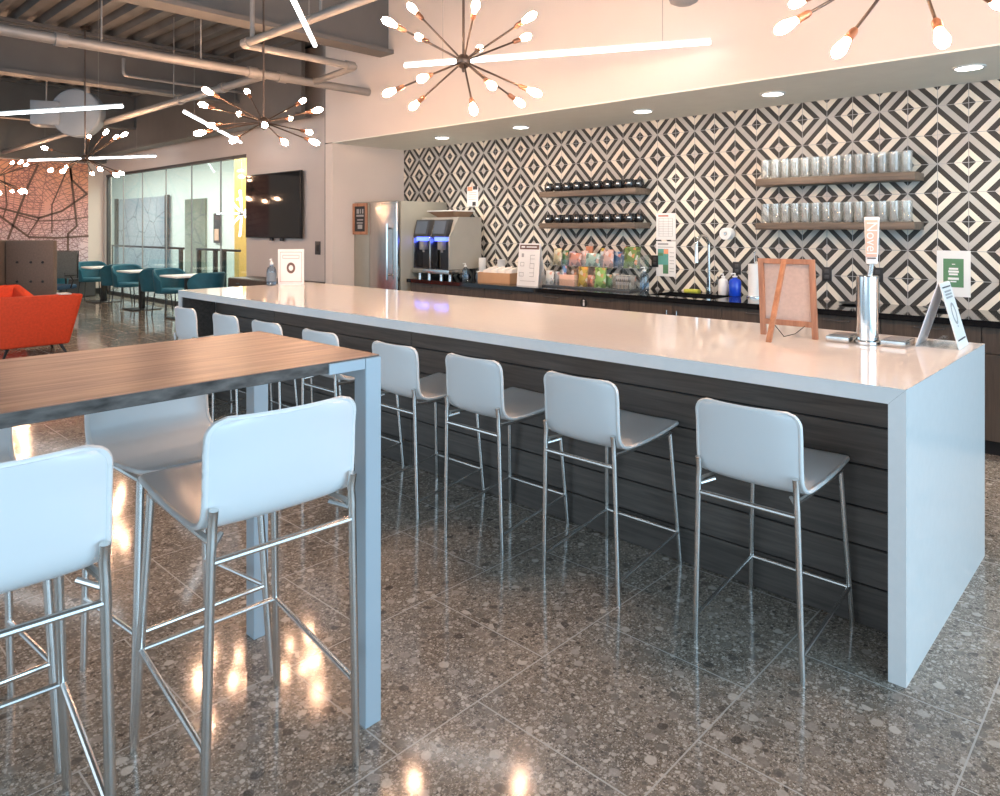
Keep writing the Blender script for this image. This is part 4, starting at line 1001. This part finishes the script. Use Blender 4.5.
# far end of the bar
t = thing('menu_card', 'white upright card with a brown zero at the far end of the bar', 'sign', (-6.20, 3.64, BH + .0005), math.radians(43))
bm = B(); box(bm, -.125, -.004, 0, .125, .004, .345, .001, 1); box(bm, -.10, -.05, 0, .10, .05, .006); obj('sheet', bm, M['paper'], t)
marks(t, 'border_lines', 'ink_red', [(-.105, .315, .105, .319), (-.105, .03, .105, .034), (-.105, .03, -.102, .319), (.102, .03, .105, .319), (-.08, .255, .08, .259), (-.08, .285, .08, .289), (-.08, .255, -.077, .289), (.077, .255, .08, .289)], y=-.0055)
bm = B(); lathe(bm, [(.024, 0), (.046, 0), (.046, .0012), (.024, .0012)], 28, 0, Matrix.Translation((0, -.0042, .165)) @ Matrix.Rotation(PI / 2, 4, 'X') @ Matrix.Diagonal((.9, 1.15, 1, 1)), close=True); obj('zero_mark', bm, M['ink_brown'], t)
t = thing('sanitizer_bottle', 'clear pump bottle with a label at the far end of the bar', 'bottle', (-6.30, 3.49, BH + .0005), math.radians(43))
bm = B(); lathe(bm, [(0, 0), (.042, 0), (.045, .01), (.045, .14), (.035, .172), (.016, .185), (.016, .20), (0, .20)], 18); obj('body', bm, M['spray'], t)
bm = B(); lathe(bm, [(.0456, .05), (.0462, .04), (.0462, .125), (.0456, .125)], 18, close=True); obj('bottle_label', bm, M['disc'], t)
bm = B(); cyl(bm, 0, 0, .20, .22, .017); tube(bm, [(0, 0, .22), (0, 0, .252), (.0, -.045, .248)], .007, 8); obj('pump', bm, M['ink_white'], t)
# ------------------------------------------------------------------ television wall
t = thing('television', 'large black wall-mounted television above the low cabinet', 'television', (-10.62, 5.97, 1.915))
bm = B(); box(bm, -.865, -.085, -.525, .865, -.045, .525, .006); obj('casing', bm, M['black'], t)
bm = B(); box(bm, -.85, -.0865, -.505, .85, -.0852, .51); obj('screen', bm, M['blackgloss'], t, smooth=0)
bm = B(); box(bm, -.3, -.044, -.2, .3, -.001, .2); obj('wall_bracket', bm, M['darkgrey'], t, smooth=0)
for x in (-.06, .26):
    bm = B(); cyl(bm, x, -.05, -.57, -.526, .035, 12); obj('sensor', bm, M['black'], t)
t = thing('media_console', 'low dark cabinet under the television', 'cabinet', (-10.15, 5.72, 0))
bm = B(); box(bm, -1.15, -.22, .08, 1.0, .24, .745, .004); obj('body', bm, M['cab'], t)
bm = B(); box(bm, -1.10, -.18, 0, .95, .22, .08); obj('plinth', bm, M['black'], t, smooth=0)
for k in range(3):
    bm = B(); box(bm, -1.14 + k * .713, -.24, .10, -1.14 + k * .713 + .70, -.222, .735, .002, 1); d = obj('door', bm, M['cab'], t)
    bm = B(); box(bm, -.84 + k * .713, -.252, .66, -.72 + k * .713, -.241, .668); obj('handle', bm, M['chrome'], d, smooth=0)
t = thing('light_switch', 'dark light switch on the grey wall right of the television', 'switch', (-9.40, Y_TV, 1.25))
bm = B(); box(bm, -.07, -.010, -.10, .07, -.0005, .10, .003); obj('cover_plate', bm, M['darkgrey'], t)
bm = B(); box(bm, -.03, -.015, -.05, .03, -.010, .05, .002); obj('rocker', bm, M['black'], t)

# ------------------------------------------------------------------ lounge on the left
def make_teal(label, loc, rz):
    t = thing('dining_chair', label, 'chair', loc, rz, 'teal barrel chairs along the glass')
    bm = B()     # wrap-round shell: open towards +x
    n_ = 22; ro, ri = .30, .255
    rows = []
    for j in range(n_ + 1):
        a = math.radians(62) + math.radians(236) * j / n_
        q = abs(a - PI) / math.radians(118)
        top = .83 - .19 * max(0, (q - .35) / .65) ** 1.8
        c, s = math.cos(a), math.sin(a)
        rows.append([bm.verts.new((r * c * .95, r * s, z)) for r, z in ((ri * .94, .44), (ri, top - .02), ((ri + ro) / 2, top), (ro, top - .02), (ro * .86, .40), (ri * .8, .39))])
    for j in range(n_):
        for k in range(6): bm.faces.new((rows[j][k], rows[j + 1][k], rows[j + 1][(k + 1) % 6], rows[j][(k + 1) % 6]))
    bm.faces.new(rows[0]); bm.faces.new(rows[-1][::-1]); obj('backrest', bm, M['teal'], t)
    bm = B(); lathe(bm, [(0, .395), (.225, .395), (.25, .42), (.25, .455), (.225, .48), (0, .485)], 24, 0, Matrix.Translation((.02, 0, 0))); obj('seat', bm, M['teal'], t)
    for sx_ in (-1, 1):
        for sy in (-1, 1):
            bm = B(); tube(bm, [(sx_ * .19, sy * .19, .40), (sx_ * .225, sy * .225, 0)], .011, 8); obj('leg', bm, M['black'], t)
    return t
def cafe_table(label, x, y):
    t = thing('cafe_table', label, 'table', (x, y, 0), 0, 'cafe tables along the glass')
    bm = B(); box(bm, -.34, -.34, .715, .34, .34, .745, .006); obj('tabletop', bm, M['paper'], t)
    bm = B(); box(bm, -.045, -.045, .02, .045, .045, .715, .004); obj('column', bm, M['black'], t)
    bm = B(); box(bm, -.27, -.27, 0, .27, .27, .018, .004); obj('base', bm, M['black'], t)
TXs = (-16.55, -14.46, -12.40)
nm = ('far left', 'middle', 'nearest')
for i, x in enumerate(TXs):
    cafe_table('small square cafe table by the glass, %s of three' % nm[i], x, 5.30)
chs = []
for i, x in enumerate(TXs):
    for s, w_ in ((-1, 'left'), (1, 'right')):
        chs.append((x + s * .72, 5.30, 0 if s < 0 else PI, 'teal barrel chair on the %s of the %s cafe table' % (w_, nm[i])))
c0 = make_teal(chs[0][3], chs[0][:2] + (0,), chs[0][2])
for x, y, r, lb in chs[1:]: dup(c0, (x, y, 0), r + random.uniform(-.15, .15), lb)
dup(c0, (-16.2, 4.25, 0), 2.6, 'teal barrel chair half hidden behind the mesh office chair')

def make_armchair(label, loc, rz):
    """orange lounge chair facing +x"""
    t = thing('armchair', label, 'armchair', loc, rz, 'orange armchairs')
    bm = B(); hexa(bm, [(-.30, -.34, .12), (-.20, -.34, .12), (-.20, .34, .12), (-.30, .34, .12)], [(-.42, -.47, .735), (-.28, -.43, .735), (-.28, .43, .735), (-.42, .47, .735)], .03, 3); obj('backrest', bm, M['orange'], t)
    for s in (-1, 1):
        q = lambda x, y, z: (x, s * y, z)
        bm = B(); hexa(bm, [q(-.30, .27, .12), q(.28, .27, .12), q(.28, .36, .12), q(-.30, .36, .12)], [q(-.40, .37, .745), q(.30, .36, .58), q(.33, .47, .60), q(-.40, .49, .735)], .03, 3); obj('armrest', bm, M['orange'], t)
    bm = B(); box(bm, -.24, -.29, .12, .30, .29, .32, .02); obj('seat_base', bm, M['orange'], t)
    bm = B(); box(bm, -.25, -.31, .32, .32, .31, .44, .04, 3); obj('seat_cushion', bm, M['orange'], t)
    for sx_ in (-1, 1):
        for sy in (-1, 1):
            bm = B(); tube(bm, [(sx_ * .23, sy * .27, .13), (sx_ * .29, sy * .33, 0)], .016, 8, rs=[.02, .012]); obj('leg', bm, M['black'], t)
    return t
a0 = make_armchair('orange armchair nearest the wood table, its back towards us', (-10.25, 2.44, 0), math.radians(180))
dup(a0, (-11.75, 2.33, 0), math.radians(4), 'orange armchair behind the nearest one, facing it')
bm = packet_bm(.42, .40, .07); o = tag(obj('cushion', bm, M['blue']), 'dark blue cushion on the farther orange armchair', 'cushion')
o.location = (-11.80, 2.2, .475); o.rotation_euler = (-.35, 0, math.radians(100))
bm = B(); box(bm, -.09, -.06, 0, .09, .06, .015, .003); tag(obj('book', bm, M['paper'], loc=(-9.90, 2.72, .7355)), 'small white book lying on the near armchair back', 'book')
# tufted high-back booth
t = thing('booth_seat', 'brown tufted high-back booth behind the orange armchairs', 'booth', (-12.98, 3.12, 0), math.radians(45))
bm = B(); box(bm, -.37, -.05, .05, .37, .05, 1.36, .02, 3); obj('back_panel', bm, M['booth'], t)
for zx in (.72, 1.02):
    for x in (-.19, .02, .2):
        bm = B(); lathe(bm, [(0, 0), (.022, .0), (.016, .012), (0, .016)], 12, 0, Matrix.Translation((x, -.048, zx)) @ Matrix.Rotation(PI / 2, 4, 'X')); obj('tuft_button', bm, M['black'], t)
bm = B(); hexa(bm, [(-.47, -.75, .05), (-.39, -.75, .05), (-.39, .05, .05), (-.47, .05, .05)], [(-.47, -.75, 1.36), (-.39, -.75, 1.36), (-.39, .05, 1.36), (-.47, .05, 1.36)], .02, 3); obj('side_wing', bm, M['booth'], t)
bm = B(); box(bm, -.38, .06, .1, .37, .62, .46, .03, 3); obj('seat', bm, M['booth'], t)
for x in (-.32, .32):
    for y in (-.02, .55):
        bm = B(); cyl(bm, x, y, 0, .1, .02, 10); obj('leg', bm, M['black'], t)
# office chair
t = thing('office_chair', 'olive mesh office chair beside the brown booth', 'chair', (-14.92, 3.98, 0), math.radians(215))
bm = B(); box(bm, -.24, -.24, .62, .24, -.205, 1.12, .012, 2); obj('backrest', bm, M['mesh_fabric'], t)
bm = B(); tube(bm, [(-.25, -.22, .62), (-.25, -.24, 1.13), (.25, -.24, 1.13), (.25, -.22, .62)], .012, 8); tube(bm, [(0, -.22, .72), (0, -.24, .5), (0, -.05, .44)], .02, 8); obj('back_frame', bm, M['black'], t)
bm = B(); box(bm, -.25, -.22, .44, .25, .25, .52, .03, 3); obj('seat', bm, M['blue'], t)
for s in (-1, 1):
    bm = B(); tube(bm, [(s * .25, -.05, .46), (s * .30, -.05, .60), (s * .30, .02, .68)], .013, 8); box(bm, s * .30 - .03, -.12, .68, s * .30 + .03, .14, .705, .008); obj('armrest', bm, M['black'], t)
bm = B(); cyl(bm, 0, 0, .10, .45, .028); obj('column', bm, M['chrome_p'], t)
bm = B()
for k in range(5):
    a = 2 * PI * k / 5; tube(bm, [(0, 0, .12), (.30 * math.cos(a), .30 * math.sin(a), .075)], .018, 8, rs=[.024, .014]); 
    ball(bm, (.30 * math.cos(a), .30 * math.sin(a), .035), .035)
obj('star_base', bm, M['black'], t)
bm = B(); box(bm, -.3, -.7, 0, .3, .7, .42, .02); t = tag(obj('low_cabinet', bm, M['black'], loc=(-18.3, 4.9, 0)), 'low black cabinet at the foot of the map mural', 'cabinet')
bm = B(); box(bm, .3, -.68, .03, .302, -.01, .39); box(bm, .3, .01, .03, .302, .68, .39); obj('door', bm, M['darkgrey'], t, smooth=0)

# ------------------------------------------------------------------ lamps
CAM_A = math.atan(678 / 718.)
FWD = Vector((-math.sin(CAM_A), math.cos(CAM_A), 0)); RGT = Vector((math.cos(CAM_A), math.sin(CAM_A), 0)); UP = Vector((0, 0, 1))
def chandelier(label, c, R_, dirs, top=Z_DECK + .05):
    t = thing('chandelier', label, 'chandelier', c, 0, 'spiky bulb chandeliers')
    bm = B(); ball(bm, (0, 0, 0), .050, u=20, v=12); lathe(bm, [(0, -.075), (.010, -.07), (.014, -.05)], 10); obj('hub', bm, M['bronze'], t)
    bm = B(); tube(bm, [(0, 0, .04), (0, 0, top - c[2])], .009, 10); obj('stem', bm, M['bronze'], t)
    bm = B(); cyl(bm, 0, 0, top - c[2] - .03, top - c[2], .06, 20); obj('ceiling_rose', bm, M['bronze'], t)
    for d in dirs:
        d = Vector(d).normalized()
        bm = B(); tube(bm, [d * .03, d * (R_ - .105)], .0068, 8); a = obj('arm', bm, M['bronze'], t)
        bm = B(); lathe(bm, [(0, R_ - .115), (.012, R_ - .115), (.017, R_ - .10), (.017, R_ - .05), (.0, R_ - .05)], 14, 0, align((0, 0, 0), d)); obj('socket', bm, M['copper'], a)
        bm = B(); z = R_ - .05; lathe(bm, [(0, z), (.013, z), (.018, z + .02), (.024, z + .045), (.0255, z + .062), (.021, z + .084), (.011, z + .098), (0, z + .102)], 14, 0, align((0, 0, 0), d)); obj('bulb', bm, M['bulb'], a)
def dirs_from(offs, c, R_):
    """bulb sightings (pixels right / up of the hub, near or far side) to arm directions on a sphere of radius R_ about the hub"""
    c = Vector(c) - Vector((0, 0, 1.52)); D = c.dot(FWD); px, py = c.dot(RGT) / D, c.z / D
    out = []
    for r, u, sg in offs:
        d = (FWD + RGT * (px + r / 718.) + UP * (py + u / 718.)).normalized()
        b_ = d.dot(c); disc = b_ * b_ - c.dot(c) + R_ * R_
        t = b_ + sg * math.sqrt(disc) if disc > 0 else b_
        out.append(d * t - c)
    return out
o1 = [(-51, 53, 1), (-74, 39, -1), (-44, 24, 1), (12, 55, -1), (66, 44, -1), (62, 24, 1), (16, 13, 1), (-41, -17, -1), (-74, -31, 1), (-49, -44, 1), (10, -48, -1), (28, -24, -1), (56, -41, 1), (71, -31, -1)]
chandelier('spiky dark bulb chandelier hanging over the island, largest in view', (-3.45, 3.30, 2.64), .55, dirs_from(o1, (-3.45, 3.30, 2.64), .55))
o2 = [(-56, 31, -1), (-60, 17, 1), (-16, 30, 1), (-24, 8, 1), (39, 21, 1), (54, 12, -1), (26, 4, 1), (-52, -3, 1), (-64, -11, -1), (1, -3, -1), (-30, -18, -1), (21, -20, -1), (45, -10, 1), (51, -20, -1)]
chandelier('spiky bulb chandelier in front of the television wall', (-6.10, 3.30, 2.51), .60, dirs_from(o2, (-6.10, 3.30, 2.51), .60))
o3 = [(4, 21, 1), (21, 26, -1), (31, 21, 1), (40, 24, -1), (-34, -12, 1), (-22, -13, -1), (-18, -9, 1), (7, -15, 1), (15, -11, -1), (31, -17, -1), (36, -15, 1), (-40, 10, 1)]
chandelier('spiky bulb chandelier above the teal chairs, before the map mural', (-11.06, 3.30, 2.52), .60, dirs_from(o3, (-11.06, 3.30, 2.52), .60))
o4 = [(-127, -72, -1), (-72, -94, -1), (29, -84, -1), (-115, -48, 1), (84, -49, 1), (130, 60, -1), (-120, 70, 1), (60, 110, 1), (-60, 110, -1), (10, 30, -1), (-20, 40, 1), (110, -10, 1)]
chandelier('spiky bulb chandelier cut off by the top edge at right', (-.79, 3.30, 2.65), .60, dirs_from(o4, (-.79, 3.30, 2.65), .60))
o5 = [(17, -13, 1), (26, -14, -1), (29, -12, -1), (30, -14, 1), (17, 15, 1), (26, 16, -1), (31, 13, 1), (5, -15, -1), (-20, 12, 1), (-26, -10, -1)]
chandelier('spiky bulb chandelier farthest away at the left edge', (-16.2, 3.30, 2.50), .62, dirs_from(o5, (-16.2, 3.30, 2.50), .62))
def led_bar(label, p, q):
    p, q = Vector(p), Vector(q); c = (p + q) / 2; d = (q - p); Ln = d.length
    t = thing('led_tube', label, 'lamp', c, math.atan2(d.y, d.x), 'hanging straight light tubes')
    bm = B(); tube(bm, [(-Ln / 2, 0, 0), (Ln / 2, 0, 0)], .016, 12); obj('tube', bm, M['led'], t)
    bm = B(); box(bm, -Ln / 2, -.008, .018, Ln / 2, .008, .034); obj('rail', bm, M['ink_white'], t, smooth=0)
    for s in (-.36, .36):
        bm = B(); tube(bm, [(s * Ln, 0, .03), (s * Ln, 0, Z_DECK - c.z + .05)], .0022, 6); obj('wire', bm, M['pipe'], t)
led_bar('long hanging light tube behind the largest chandelier', (-4.90, 3.98, 2.95), (-2.59, 5.08, 2.95))
led_bar('hanging light tube at the top edge beside the U-bent pipe', (-4.86, 3.06, 2.95), (-2.90, 1.47, 2.95))
def hz(px, py, z):
    D = (z - 1.52) * 718. / (230 - py); return FWD * D + RGT * ((px - 500) / 718. * D) + UP * z
led_bar('hanging light tube at the left edge, crossing the round duct cap', hz(-38, 116.6, 2.95), hz(122.5, 106.5, 2.95))
led_bar('hanging light tube in front of the map mural', hz(28, 160.5, 2.95), hz(155.5, 156.3, 2.95))
led_bar('hanging light tube poking through the second chandelier', hz(184, 112, 2.95), hz(241, 142.5, 2.95))
t = thing('star_lamp', 'white starburst light hanging behind the glass by the yellow pillar', 'lamp', (-13.62, 6.9, 1.85))
bm = B(); ball(bm, (0, 0, 0), .06); obj('hub', bm, M['chrome'], t)
bm = B(); tube(bm, [(0, 0, .05), (0, 0, 1.89)], .006, 6); obj('stem', bm, M['chrome'], t)
for k in range(8):
    a = PI / 2 + k * PI / 4
    d = RGT * math.cos(a) + UP * math.sin(a) + FWD * (.25 if k % 2 else -.25); d.normalize()
    bm = B(); tube(bm, [d * .08, d * .47], .018, 10); obj('light_rod', bm, M['led'], t)
bm = B(); tube(bm, [(-15.2, 7.6, 2.83), (-14.0, 7.1, 2.75)], .02, 8); 
tag(obj('led_tube', bm, M['led']), 'light tube behind the glass at the top of the yellow pillar', 'lamp', 'hanging straight light tubes')
bm = B(); tube(bm, [(-15.0, 7.5, 2.82), (-15.0, 7.5, 3.745)], .003, 6); tube(bm, [(-14.2, 7.2, 2.765), (-14.2, 7.2, 3.745)], .003, 6); obj('wire', bm, M['pipe'], bpy.data.objects['led_tube.005'] if 'led_tube.005' in bpy.data.objects else None)
# recessed downlights
wl = ['first, over the fridge end', 'second, over the coffee machine side', 'third, over the mug shelves', 'fourth, left of the glass shelves', 'fifth, right of the glass shelves', 'last, beyond the right edge']
for i, (x, y) in enumerate([(-6.50, 5.86), (-5.22, 5.86), (-3.68, 5.86), (-2.43, 5.85), (-1.05, 5.83), (.35, 5.83)]):
    t = thing('downlight', 'round recessed downlight in the soffit, ' + wl[i] + ' of the row', 'lamp', (x, y, Z_SOF), 0, 'recessed downlights in the soffit')
    bm = B(); lathe(bm, [(.082, 0), (.100, 0), (.100, -.006), (.082, -.010)], 28, close=True); obj('trim_ring', bm, M['ink_white'], t)
    bm = B(); lathe(bm, [(0, -.001), (.081, -.001), (.081, -.005), (0, -.005)], 28); obj('lens', bm, M['down'], t)
# round duct cap with its box
t = thing('duct_cap', 'round pale grey duct cap with a box beside it under the deck', 'duct', (-12.2, 3.5, 3.31))
fm = align((0, 0, 0), -(FWD * .96 - RGT * .1).normalized())
bm = B(); lathe(bm, [(0, -.22), (.345, -.22), (.368, -.20), (.368, -.02), (.35, 0), (0, .0)], 40, 0, fm); obj('drum', bm, M['disc'], t)
bm = B(); v = -RGT * .43; m_ = Matrix.Translation(v) @ Matrix.Rotation(CAM_A + .35, 4, 'Z'); box(bm, -.19, -.12, -.20, .19, .3, .16, .01, mtx=m_); obj('side_box', bm, M['disc'], t)
bm = B(); tube(bm, [(.1, .15, .3), (.1, .15, 1.02)], .03, 10); obj('hanger_rod', bm, M['pipe'], t)
bm = B(); tube(bm, [tuple(v + Vector((0, 0, .15))), tuple(v + Vector((0, 0, 1.02)))], .012, 8); obj('hanger_rod', bm, M['pipe'], t)
t = thing('pendant_speaker', 'dark grey dome speaker hanging at the top edge over the island', 'speaker', (-2.10, 3.79, 2.835))
bm = B(); lathe(bm, [(0, 0), (.05, .004), (.08, .02), (.092, .05), (.092, .16), (.07, .21), (.02, .23), (0, .23)], 26); obj('dome', bm, M['grey'], t)
bm = B(); tube(bm, [(0, 0, .22), (0, 0, 1.5)], .004, 6); obj('cable', bm, M['black'], t)

# ------------------------------------------------------------------ light
W = bpy.data.worlds.new('sky'); S.world = W; W.use_nodes = True
bg = W.node_tree.nodes['Background']; bg.inputs[0].default_value = (.58, .80, 1., 1); bg.inputs[1].default_value = .6
def area(name, loc, rot, sx_, sy, col, e):
    l = bpy.data.lights.new(name, 'AREA'); l.shape = 'RECTANGLE'; l.size = sx_; l.size_y = sy; l.color = col; l.energy = e
    o = bpy.data.objects.new(name, l); C.objects.link(o); o.location = loc; o.rotation_euler = rot; return o
area('assumed_daylight_right', (4.3, 1.5, 2.1), (0, PI / 2, 0), 3.4, 8., (.50, .78, 1.), 210)  # assumed daylight: bare area lamp off to the right, no window built
area('assumed_daylight_behind', (-5.0, -4.9, 2.2), (-PI / 2, 0, PI), 12., 3.2, (.80, .91, 1.), 105)  # area lamp added behind the camera for assumed daylight; no glazing stands there
area('room_beyond_assumed_light', (-19., 7.0, 3.7), (0, 0, 0), 16., 1.6, (.96, 1., .96), 450)  # assumed lamp, unseen, added to brighten the room and yellow pillar beyond
for i, (x, y) in enumerate([(-6.50, 5.86), (-5.22, 5.86), (-3.68, 5.86), (-2.43, 5.85), (-1.05, 5.83), (.35, 5.83)]):
    l = bpy.data.lights.new('downlight_beam', 'SPOT'); l.energy = 32; l.spot_size = math.radians(115); l.spot_blend = .8; l.shadow_soft_size = .07; l.color = (1., .95, .86)
    o = bpy.data.objects.new('downlight_beam', l); C.objects.link(o); o.location = (x, y, Z_SOF - .02)

# ------------------------------------------------------------------ camera
cd = bpy.data.cameras.new('camera'); cam = bpy.data.objects.new('camera', cd); C.objects.link(cam)
cd.sensor_fit = 'HORIZONTAL'; cd.sensor_width = 36; cd.lens = 36 * .718; cd.shift_y = -.168; cd.clip_start = .05; cd.clip_end = 100
cam.location = (0, 0, 1.52); cam.rotation_euler = (PI / 2, 0, CAM_A)
S.camera = cam
vs = S.view_settings; vs.view_transform = 'Standard'; vs.look = 'None'; vs.exposure = 0.9; vs.gamma = 1; vs.use_curve_mapping = False
S.cycles.use_denoising = True
S.cycles.max_bounces = 8; S.cycles.transparent_max_bounces = 24; S.cycles.sample_clamp_indirect = 6
